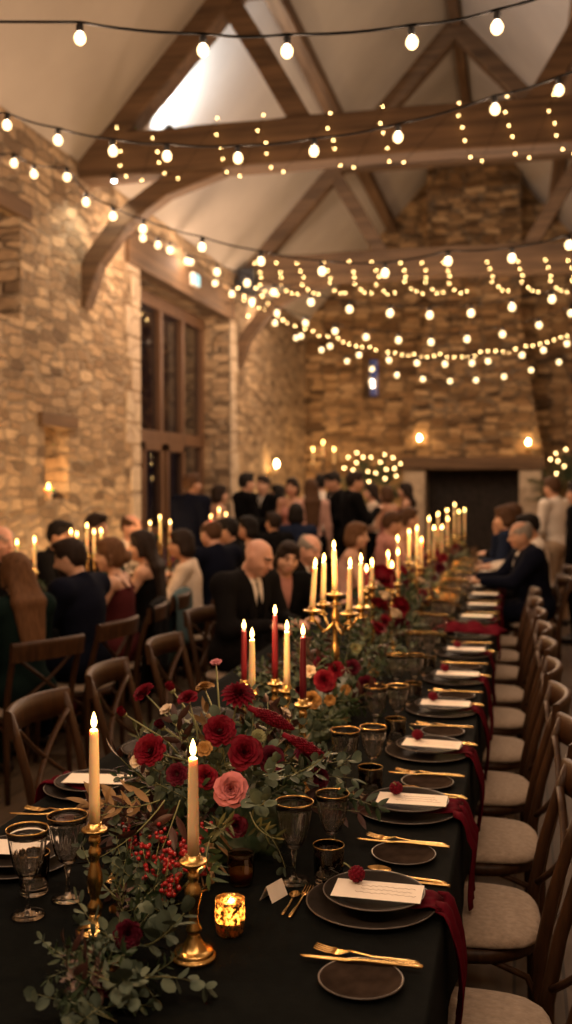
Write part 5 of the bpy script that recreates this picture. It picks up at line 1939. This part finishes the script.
# --- guests of the long table, the window side: they face the garland (+x)
sitter('bald man in a charcoal suit bending over his plate, beside the burgundy tapers', 256, 6.6, 535, RIGHT + R_(-26), hair='bald', skin='rosy', col='charcoal', lean=12, head=(12, 24, 0), arms='table', vox=.0085, tie=True, build=1.12)
sitter('dark-haired woman in a black jacket, smiling beside the bald man', 287, 7.25, 541, RIGHT + R_(-58), hair='bun', haircol='dark', skin='fair', outfit='suit', col='black', shirtcol='rose', lean=10, head=(-6, 10, -8), arms='table', vox=.0085, tie=False, build=.88)
sitter('grey-haired man in a dark suit next to the smiling woman', 311, 7.95, 532, RIGHT + R_(-28), hair='ring', haircol='grey', skin='rosy', col='charcoal', lean=10, head=(-5, 18, 0), arms='table', vox=.010)
sitter('woman with short wavy light brown hair and a pale blush dress', 359, 9.3, 522, RIGHT + R_(8), short='short-haired woman in the blush dress', hair='bob', haircol='chestnut', skin='fair', outfit='dress', col='blush', lean=8, head=(-10, 6, 0), arms='table', vox=.011)
sitter('man in shirtsleeves leaning back behind the blush-dressed woman', 392, 10.6, 511, RIGHT + R_(20), hair='short', haircol='brown', skin='tan', outfit='shirt', shirtcol='rose', lean=4, head=(0, 10, 0), vox=.013)
sitter('woman in a rose dress near the fireplace end of the table', 409, 11.6, 507, short='rose-dressed woman near the fireplace', rz=RIGHT + R_(-20), hair='long', haircol='brown', skin='fair', outfit='dress', col='rose', lean=5, head=(10, 8, 0), vox=.014)
# --- across the table, beyond the row of empty chairs
sitter('balding grey-haired man in a navy suit past the row of empty chairs', 519, 9.0, 520, short='balding man in navy past the empty chairs', rz=LEFT + R_(12), hair='ring', haircol='grey', skin='tan', col='navy', lean=11, head=(4, 12, 0), arms='reach', vox=.0095, build=1.28)
sitter('dark-haired man in a white shirt behind the navy-suited man', 529, 10.1, 513, LEFT + R_(5), hair='short', haircol='black', skin='tan', outfit='shirt', lean=9, head=(0, 14, 0), arms='reach', vox=.012)
sitter('woman resting her chin on a hand, behind the white-shirted diner', 505, 10.9, 505, LEFT + R_(-15), hair='bob', haircol='brown', skin='fair', outfit='suit', col='midblue', lean=8, head=(5, 10, 6), arms='chin', vox=.012, tie=False, build=.9)
sitter('man in a dark suit at the last seat before the fireplace', 513, 11.9, 503, short='last diner before the fireplace', rz=LEFT, hair='short', haircol='brown', skin='fair', col='charcoal', lean=8, head=(0, 10, 0), vox=.014)
# --- the table along the stone wall, backs to us
sitter('woman with long loose brown hair in dark green, at the photograph\'s edge', 14, 5.75, 552, LEFT + R_(-28), hair='long', haircol='chestnut', skin='fair', outfit='suit', col='green', lean=4, head=(-8, 6, 0), vox=.010, tie=False, build=.86, long_len=.28)
sitter('bearded man in a navy suit with white collar, in profile', 72, 6.4, 537, LEFT + R_(-8), hair='short', haircol='dark', skin='fair', col='navy', lean=5, head=(8, 14, 0), vox=.009, beard=True, build=1.08)
sitter('woman with pinned-up hair and a bare-backed burgundy lace dress', 108, 7.1, 537, LEFT + R_(8), hair='bun', haircol='chestnut', skin='fair', outfit='dress', col='burgundy', lean=6, head=(10, 6, 0), vox=.010)
sitter('woman with very long dark hair and a black dress', 141, 7.75, 530, LEFT + R_(5), hair='long', haircol='dark', skin='fair', outfit='dress', col='black', lean=3, head=(6, 4, 0), vox=.011, long_len=.42)
sitter('dark-haired woman in a white blouse', 180, 8.35, 529, LEFT + R_(10), hair='bob', haircol='dark', skin='tan', outfit='blouse', col='ivory', lean=5, head=(8, 6, 0), vox=.011)
sitter('balding man in a navy jacket next to the white blouse', 211, 8.9, 518, LEFT + R_(-30), hair='ring', haircol='brown', skin='rosy', col='navy', lean=6, head=(0, 12, 0), vox=.012, build=1.05)
sitter('dark-haired guest in black beyond the balding man', 227, 9.7, 517, LEFT, hair='short', haircol='black', skin='tan', col='black', lean=6, head=(0, 8, 0), vox=.014)
sitter('dark-haired woman in black at the wall table\'s far end', 246, 10.5, 516, LEFT + R_(15), hair='bob', haircol='black', skin='tan', outfit='blouse', col='rose', lean=4, vox=.014)
sitter('guest with dark brown hair seen from behind before the standing group', 272, 11.8, 512, short='diner before the standing group', rz=LEFT + R_(-40), hair='short', haircol='dark', skin='tan', col='black', lean=4, vox=.014)
# --- the wall side of that table, facing us
sitter('older bald man against the stone wall at the photograph\'s edge', 3, 7.5, 524, RIGHT + R_(-15), hair='ring', haircol='grey', skin='rosy', outfit='shirt', shirtcol='black', lean=5, head=(-10, 5, 0), vox=.012)
sitter('dark-haired man in a black suit against the stone wall, below the niche', 60, 8.3, 520, RIGHT + R_(-5), hair='short', haircol='black', skin='tan', col='black', lean=5, head=(0, 8, 0), vox=.012)
sitter('dark-haired man against the wall behind the tallest taper', 97, 9.0, 513, RIGHT + R_(-10), hair='short', haircol='dark', skin='tan', col='black', lean=4, head=(-5, 5, 0), vox=.013)
sitter('fair-haired man against the wall beside the glazed door', 132, 9.7, 513, RIGHT + R_(-15), hair='ring', haircol='brown', skin='rosy', outfit='shirt', shirtcol='ivory', lean=4, head=(-5, 5, 0), vox=.013)
# --- standing guests between the door and the fireplace
stander('man in a navy suit standing before the glazed door', 192, 12.2, 470, R_(-20), hair='short', haircol='brown', skin='tan', col='navy', head=(-20, 0, 0), arms='side', vox=.013)
stander('dark-haired woman in a blush dress beside the man at the door', 220, 12.9, 482, R_(-60), hair='bob', haircol='dark', skin='fair', outfit='dress', col='blush', arms='clasp', vox=.015)
stander('black-haired man in a black suit, back half turned, holding his hands together', 247, 13.7, 470, R_(-50), hair='short', haircol='black', skin='fair', col='black', arms='clasp', vox=.014)
stander('man with dark quiff and black suit facing the hall', 263, 14.4, 473, R_(150), hair='short', haircol='dark', skin='fair', col='black', arms='glass', vox=.014)
stander('woman with long black hair in a black dress', 277, 14.7, 482, R_(100), hair='long', haircol='black', skin='tan', outfit='dress', col='black', arms='clasp', vox=.014)
stander('woman with dark hair and blush dress in the middle of the standing group', 292, 13.6, 475, R_(170), hair='bob', haircol='dark', skin='tan', outfit='dress', col='rose', arms='clasp', vox=.014)
stander('woman with long brown hair and long pale dress, turned away', 311, 13.2, 476, R_(20), hair='long', haircol='brown', skin='fair', outfit='blouse', col='blush', arms='side', vox=.014)
sitter('dark-haired guest in a blue jacket seated before the pale dresses', 296, 12.1, 503, R_(10), hair='bob', haircol='black', skin='tan', outfit='suit', col='midblue', vox=.014, tie=False, build=.9)
stander('person in a white shirt behind the dark-suited men', 320, 15.2, 472, R_(30), hair='short', haircol='black', skin='tan', outfit='shirt', arms='side', vox=.016)
stander('black-haired man in a dark suit looking down', 335, 14.0, 468, R_(120), hair='short', haircol='black', skin='tan', col='black', head=(0, 15, 0), arms='clasp', vox=.014)
stander('man in a black suit with white shirt front, in profile, holding a glass', 354, 13.0, 468, R_(-62), hair='short', haircol='dark', skin='tan', col='black', head=(0, 6, 0), arms='glass', vox=.013)
stander('woman in a white top beyond the suited man', 371, 14.8, 481, R_(100), hair='long', haircol='dark', skin='fair', outfit='blouse', col='ivory', arms='clasp', vox=.016)
stander('woman in a rose dress before the lit leafy urn', 386, 14.2, 484, R_(60), hair='bob', haircol='brown', skin='tan', outfit='dress', col='rose', arms='clasp', vox=.015)
stander('woman with dark hair beside the fireplace jamb', 405, 15.0, 480, R_(90), hair='long', haircol='dark', skin='tan', outfit='dress', col='burgundy', arms='clasp', vox=.016)
# --- open side
stander('waiter in a white shirt and beige apron', 556, 12.0, 473, R_(50), hair='short', haircol='brown', skin='tan', outfit='shirt', col='beige', head=(0, 8, 0), arms='clasp', vox=.012, apron=True, lean=4)
stander('man in a black suit at the photograph\'s edge, beside the waiter', 577, 10.8, 478, R_(70), hair='short', haircol='dark', skin='tan', col='black', arms='side', vox=.013)

# garments hung on two chair backs
def drape(label, x, y, rz, mat, L, w=.24):
    mb = MB()
    def fn(u, a):
        s = (u - .45) * 2
        lat = (a - .5) * 2 * w * (1 + .12 * math.sin(u * 7))
        z = .925 - abs(s) ** 1.3 * L - .02 * ((a - .5) * 2) ** 2
        off = .030 * math.tanh(s * 9) + .012 * math.sin(a * 17) * min(1, abs(s) * 3) + .05 * max(0, abs(s) - .1) * (1 if s > 0 else .2)
        return (off - .30, lat, z)
    mb.grid(24, 24, fn)
    o = mb.build('hung_jacket', mat, None, loc=(x, y, 0), rot=(0, 0, rz))
    solidify(o, .008)
    return tag(o, label, 'jacket')


drape('teal jacket hung over the chair of the woman with very long dark hair', *SEATS['woman with very long dark hair and a black dress'], cmat('cloth_teal', (.035, .075, .085), .9, var=.15, scale=40), .50)
drape('black coat hung over the chair of the woman in the lace dress', *SEATS['woman with pinned-up hair and a bare-backed burgundy lace dress'], cmat('cloth_black', CLOTH['black'], .9), .62)
# ================================================================== LIGHTS OF THE ROOM
def bulb_proto():
    t = bpy.data.objects.new('bulb', MB().lathe([(0, -.038), (.012, -.036), (.0225, -.028), (.029, -.014), (.0305, 0), (.027, .014), (.018, .027), (.0135, .034)], 12).mesh('bulb', M['bulb']))
    return t


BULB = MB().lathe([(0, -.034), (.015, -.031), (.026, -.019), (.030, -.003), (.028, .010), (.020, .023), (.0135, .032), (0, .034)], 12).mesh('bulb', M['bulb'])
SOCK = MB().lathe([(0, .026), (.0165, .026), (.0185, .031), (.0185, .062), (.013, .068), (.008, .074), (0, .076)], 12).mesh('bulb_socket', M['socket'])


BULBW = 11.0


def festoon(label, Y, pts, left, right, sc=1.0, w=1.0):
    """pts: photo positions of the bulbs of one line hung across the hall at depth Y"""
    P = [at(px, py, y=Y) for px, py in pts]
    t = thing('festoon_lights', label, 'string lights', (P[0].x, Y, P[0].z), 0, 'festoon lines across the hall')
    o = Vector(t.location)
    for p in P:
        b = obj('bulb', BULB, None, t, p - o, (random.uniform(-.06, .06), random.uniform(-.06, .06), 0), sc)
        obj('bulb_socket', SOCK, None, b)
        lamp('filament', p - o, BULBW * w, t)
    up = Vector((0, 0, .078 * sc))
    C = [p + up for p in P]
    C = [Vector(left)] + C + [Vector(right)]
    line = []
    for a, b in zip(C[:-1], C[1:]):
        n = 6
        sag = .012 if (b - a).length < 1.2 else .03 * (b - a).length
        for i in range(n):
            f = i / n
            line.append(a.lerp(b, f) - Vector((0, 0, sag * 4 * f * (1 - f))) - o)
    line.append(C[-1] - o)
    MB().tube(line, .0062, 6).build('cable', M['cable'], t)
    return t


LX, RX2 = WX + .01, RX - .01
festoon('nearest festoon line of big warm bulbs, above the first truss in view', 4.25, [(80, 38), (203, 50), (287, 51), (412, 42), (497, 27), (590, -5)], (LX, 4.25, 4.3), (RX2, 4.25, 4.6), .88, w=.9)
festoon('second festoon line, crossing in front of the first tie beam', 5.6, [(7, 125), (58, 140), (113, 151), (167, 156), (238, 158), (314, 151), (398, 137), (495, 109), (559, 90)], (LX, 5.6, 4.2), (RX2, 5.6, 4.7), .9, w=.8)
festoon('third festoon line, passing just over the glazed door\'s lintel', 7.3, [(14, 163), (34, 174), (67, 177), (86, 202), (113, 216), (143, 229), (202, 247), (261, 261), (322, 271), (385, 273), (448, 261), (512, 258), (569, 245)], (LX, 7.3, 4.3), (RX2, 7.3, 4.4), .95, w=.8)
festoon('fourth festoon line, below the second tie beam', 11.2, [(143, 238), (158, 245), (170, 250), (187, 261), (217, 272), (247, 283), (274, 292), (311, 302), (349.5, 309), (390, 313), (429.6, 315), (471, 313), (512, 307), (552, 299), (590, 290)], (LX, 11.2, 4.45), (RX2, 11.2, 4.2), 1.2)
festoon('fifth festoon line, hung before the chimney breast', 13.5, [(191, 262), (215, 283), (232, 294), (252, 301), (277, 313), (305.5, 323), (335, 331), (366, 337), (398.5, 340), (431, 342), (467, 339), (502.5, 334), (539, 325), (571, 313)], (LX, 13.5, 4.7), (RX2, 13.5, 4.0), 1.2)
festoon('sixth festoon line, its bulbs among the fairy light swag', 15.7, [(252, 302.5), (275, 323), (301, 336), (330, 346), (359, 355), (389, 360), (417, 363), (445, 364), (472, 363), (488, 361), (522, 355), (543.5, 350), (567, 343.5)], (LX, 15.7, 4.5), (RX2, 15.7, 3.9), 1.2)
festoon('last and lowest festoon line, nearest the chimney', 17.6, [(265, 316), (296, 338), (321.5, 350), (347, 361), (372, 369), (397, 375), (423, 379), (450, 381), (476, 380), (504, 376.5), (531, 370), (559, 362)], (LX, 17.6, 4.5), (RX2, 17.6, 3.9), 1.2)


def fairy(label, pts, sc=1.0, name='fairy_lights'):
    o = pts[0]
    t = thing(name, label, 'string lights', o)
    for p in pts:
        obj('fairy_bulb', FB, None, t, p - o, None, sc)
    MB().tube([p - o for p in pts], .0022, 4).build('light_wire', M['cable'], t)
    return t


rf = random.Random(3)
# wraps round the first tie beam: each wrap climbs the face and runs along the lower edge
pts = []
yb = Y1 - .215
for px0 in [118, 155, 218, 262, 330, 382, 460, 508, 552]:
    for i, (fx, fy) in enumerate([(0, 0), (-3, .28), (2, .5), (4, .72), (9, .98), (22, 1.06)]):
        x = px0 + fx + rf.uniform(-2, 2)
        ytop = 133 - (x - 125) * .075; ybot = 176 - (x - 100) * .064
        y = ytop - 6 + (ybot - ytop + 10) * fy + rf.uniform(-2, 2)
        pts.append(at(x, y, y=yb))
fairy('fairy lights wound round the first tie beam', pts, .72)
pts = []
yb = Y2 - .215
for px0 in [255, 276, 297, 324, 349, 372, 400, 421, 444, 487, 517, 545, 568]:
    for i, (fx, fy) in enumerate([(0, 0), (4, .3), (6, .55), (5, .75), (11, .98), (16, 1.1), (22, 1.12)]):
        x = px0 + fx + rf.uniform(-1, 1)
        y = 262 + 28 * fy + rf.uniform(-1.5, 1.5) - (x - 400) * .012
        pts.append(at(x, y, y=yb))
fairy('fairy lights wound round the second tie beam', pts, 1.05)
sw = [(244, 300), (259, 308), (265, 309), (277, 318), (287, 323), (295, 326), (305, 329), (313, 331), (319, 336), (328, 336), (338, 338), (343, 342), (349, 344), (356, 346), (362, 347), (370, 347), (376, 350), (388, 352), (395, 353), (402, 355), (408, 356), (414, 354), (421, 357), (427, 357), (434, 356), (440, 354), (447, 357), (454, 357), (462, 357), (468, 357), (475, 356), (480.5, 352), (488, 351), (495.6, 351), (503, 352), (509, 352), (515.6, 349), (526, 346), (533, 346), (540, 344), (547, 342), (554, 340), (561, 337), (567, 336), (575, 332)]
fairy('fairy light swag drooping before the chimney breast', [at(x, y, y=16.3) for x, y in sw], 1.05)
lw_ = [(238, 288), (244, 296), (252, 305), (256, 288), (262, 296), (268, 303), (283, 320), (248, 316)]
fairy('loose cluster of fairy lights at the corner by the second truss', [at(x, y, y=16.0) for x, y in lw_], 1.3)


def spot(name, loc, target, energy, size_deg, col, radius=.05, blend=.6):
    l = bpy.data.lights.new(name, 'SPOT')
    l.energy = energy; l.spot_size = math.radians(size_deg); l.spot_blend = blend; l.color = col; l.shadow_soft_size = radius
    o = bpy.data.objects.new(name, l); COL.objects.link(o)
    o.location = loc
    o.rotation_euler = (Vector(target) - Vector(loc)).to_track_quat('-Z', 'Y').to_euler()
    return o


def floodlight(label, loc, target, energy, col, ang=95):
    t = thing('floodlight', label, 'lamp', loc)
    d = (Vector(target) - Vector(loc)).normalized()
    R = Vector((0, 0, 1)).rotation_difference(d).to_matrix().to_4x4()
    MB().lathe([(0, -.07), (.05, -.07), (.065, -.04), (.075, .05), (.078, .055), (.070, .056), (.064, .03), (0, .02)], 20, R).build('lamp_housing', M['black'], t)
    MB().lathe([(0, .034), (.062, .034)], 20, R, caps=False).build('lens', M['lens'], t)
    MB().box((-.09, -.012, -.09), (.09, .012, -.078)).box((-.09, -.012, -.09), (-.082, .012, .0)).box((.082, -.012, -.09), (.09, .012, .0)).build('yoke', M['black'], t)
    spot(f'flood_beam', Vector(loc) + d * .06, target, energy, ang, col)
    return t


M['lens'] = glow('lamp_lens', (1, .95, .85), 8)
p = Vector((-3.75, Y1 + .27, 5.50))
floodlight('black floodlight on the first tie beam throwing cool light up the roof slope', p, (-3.35, 11.9, 6.35), 190, (.86, .93, 1.0), 130)
# unseen floodlight added at the beam's far end to wash the roof warm
floodlight('unseen floodlight added on the first tie beam, open side, to warm the roof', (1.9, Y1 + .05, 5.50), (0.4, 14.0, 8.0), 200, (1, .78, .55), 110)
p = at(232, 262, y=Y2 - .3); p.x = WX + .24; p.z = 4.98
t = thing('loudspeaker', 'small black loudspeaker high on the wall beneath the second truss', 'loudspeaker', p)
MB().box((-.13, -.16, -.2), (.13, .16, .2), bev=.02).build('cabinet', M['black'], t)
MB().lathe([(0, .0), (.06, .0), (.09, .012), (.095, .012)], 20, Matrix.Translation((.132, 0, -.05)) @ Matrix.Rotation(PI / 2, 4, 'Y'), caps=False).build('cone', M['socket'], t)
MB().box((-.22, -.03, -.03), (-.12, .03, .03)).build('bracket', M['black'], t)
p = at(114, 178, y=Y1 - .3)
t = thing('spotlight', 'tiny bright white spotlight under the wall end of the first tie beam', 'lamp', p)
MB().lathe([(0, .05), (.03, .05), (.035, 0), (.03, -.03)], 14, caps=False).build('lamp_housing', M['black'], t)
MB().ball((0, 0, -.02), .026, 2).build('lens', glow('white_lens', (1, .96, .88), 20), t)
spot('spot_beam', p - Vector((0, 0, .06)), (WX, 10.0, 2.6), 22, 120, (1, .86, .66), .03)

# lit sign over the tall door
p = at(197, 280, x=WX + .14)
t = thing('emergency_sign', 'small lit white-green emergency sign on the lintel over the glazed door', 'sign', p, PI / 2)
MB().box((-.13, .0, -.085), (.13, .06, .085), bev=.006).build('sign_case', M['paper'], t)
MB().box((-.12, -.006, -.075), (.12, .001, .075)).build('lit_face', glow('sign_face', (.50, .9, .85), .9), t)
t.rotation_euler = (0, 0, PI / 2)


def sconce(label, loc, rz=0.0, col='bulb'):
    t = thing('wall_sconce', label, 'lamp', loc, rz)
    MB().lathe([(0, 0), (.05, 0), (.055, .01), (.03, .02), (0, .022)], 20, Matrix.Rotation(PI / 2, 4, 'X')).build('backplate', M['brass'], t)
    MB().tube([(0, -.01, 0), (0, -.07, -.03), (0, -.12, -.02), (0, -.13, .02)], .008, 8).build('arm', M['brass'], t)
    MB().lathe([(.0, .02), (.025, .022), (.032, .03), (.012, .045), (.012, .09), (0, .09)], 16, Matrix.Translation((0, -.13, 0))).build('candle_sleeve', M['wax_ivory'], t)
    MB().lathe([(0, .088), (.020, .10), (.033, .125), (.030, .15), (.016, .18), (0, .20)], 12, Matrix.Translation((0, -.13, 0))).build('bulb', M['sconce'], t)
    return t


M['sconce'] = glow('sconce_bulb', (1, .60, .25), 70)
for px, py, lab in [(420, 439, 'glowing wall sconce on the chimney hood, on the slit window\'s side'), (528, 443, 'glowing wall sconce on the chimney hood, on the open side')]:
    p = at(px, py, y=HY)
    sconce(lab, (p.x, HY + .01, p.z - .12))
p = at(268, 470, x=WX)
s = sconce('bright wall sconce on the stone wall beyond the glazed door', (WX + .01, p.y, p.z - .05), PI / 2)
s.scale = (1.2,) * 3
# candle in the wall niche
p = at(46, 489, x=WX + .0)
t = thing('pillar_candle', 'thick ivory candle burning in the wall niche', 'candle', (WX - .045, 9.60, 1.531))
MB().lathe([(0, 0), (.032, 0), (.033, .005), (.032, .105), (.028, .112), (.018, .104), (0, .102)], 20).build('wax', M['wax_ivory'], t)
MB().tube([(0, 0, .10), (0, 0, .115)], .0015, 6).build('wick', M['wick'], t)
MB().lathe([(0, .106), (.008, .114), (.013, .126), (.012, .140), (.007, .158), (0, .175)], 10).build('flame', M['flame'], t)
lamp('flame_light', (0, 0, .132), 9, t, (1, .56, .24), .008)
t = thing('stone_fragment', 'dark lump of stone beside the candle in the wall niche', 'stone', (WX - .12, 9.80, 1.531))
MB().ball((0, 0, .055), (.07, .09, .055), 3).build('stone', M['soot'], t)

# tall floor candelabra in the corner left of the fireplace
t = thing('floor_candelabra', 'tall floor candelabra with three candles near the corner of the gable', 'candelabra', at(323, 600, y=20.6).to_tuple()[:2] + (0,))
MB().lathe([(0, 0), (.16, 0), (.16, .02), (.05, .05), (.018, .09), (.016, 1.2), (.03, 1.25), (.016, 1.3), (.016, 2.05), (.03, 2.1), (0, 2.15)], 20).build('stand', M['black'], t)
o = Vector(t.location)
for k, (px, py) in enumerate([(313, 447), (323, 440), (334, 447)]):
    p = at(px, py + 4, y=20.6) - o
    if k != 1: MB().tube([(0, 0, 1.9), (p.x * .6, 0, 1.82), (p.x, 0, 1.92), (p.x, 0, p.z - .25)], .012, 8).build('arm', M['black'], t)
    w_ = o + p
    taper(['candle of the floor candelabra on its wall side', 'middle candle of the floor candelabra', 'candle of the floor candelabra on its chimney side'][k], w_ - Vector((0, 0, .25)), w_, .02, flame=2.2)

# unseen bare lamps added overhead to brighten the near end of the table
for k in range(9):
    lamp('added_overhead_fill', (-3.4 + .62 * k, .7, 3.7), 19)

# bare spots added at floor level, unseen, to brighten the stone walls from below
for k, (x, y, tx, ty, tz, e) in enumerate([(-4.25, 7.6, WX - .3, 8.3, 3.2, 95), (-4.3, 9.2, WX - .3, 9.8, 3.2, 95), (-4.3, 11.0, WX - .3, 11.2, 3.2, 95), (-4.2, 17.6, WX - .3, 18.0, 3.0, 120), (-4.2, 20.2, WX - .3, 20.8, 3.0, 110),
                                           (-3.9, 21.5, -3.7, YB + .3, 2.6, 90), (-2.7, 21.6, -2.9, YB + .3, 2.4, 50), (1.2, 21.5, 1.2, YB + .3, 2.6, 14)]):
    spot('added_wall_fill', (x, y, .12), (tx, ty, tz), e, 125, (1, .60, .28), .08, .9)

# ------------------------------------------------------------------ night outside, camera, view
w = bpy.data.worlds.new('night'); bpy.context.scene.world = w; w.use_nodes = True
bg = w.node_tree.nodes['Background']
bg.inputs['Color'].default_value = (.05, .13, .40, 1); bg.inputs['Strength'].default_value = .55

cam = bpy.data.cameras.new('camera')
co = bpy.data.objects.new('camera', cam); COL.objects.link(co)
co.location = CAM
co.rotation_euler = Matrix((RGT, UPV, -FWD)).transposed().to_euler()
cam.sensor_fit = 'VERTICAL'; cam.sensor_height = 36.0; cam.sensor_width = 36.0 * 572 / 1024
cam.lens = FPX * 36 / 1024
cam.clip_start = .05; cam.clip_end = 200
cam.dof.use_dof = True; cam.dof.focus_distance = 2.55; cam.dof.aperture_fstop = 2.3
sc = bpy.context.scene
sc.camera = co
sc.view_settings.view_transform = 'Standard'
sc.view_settings.look = 'None'
sc.view_settings.gamma = 1
sc.view_settings.use_curve_mapping = False
sc.view_settings.exposure = 0.7
sc.cycles.use_denoising = True
sc.cycles.max_bounces = 10
sc.cycles.transmission_bounces = 10
sc.cycles.transparent_max_bounces = 24
sc.cycles.sample_clamp_indirect = 4
sc.cycles.caustics_reflective = False
sc.cycles.caustics_refractive = False
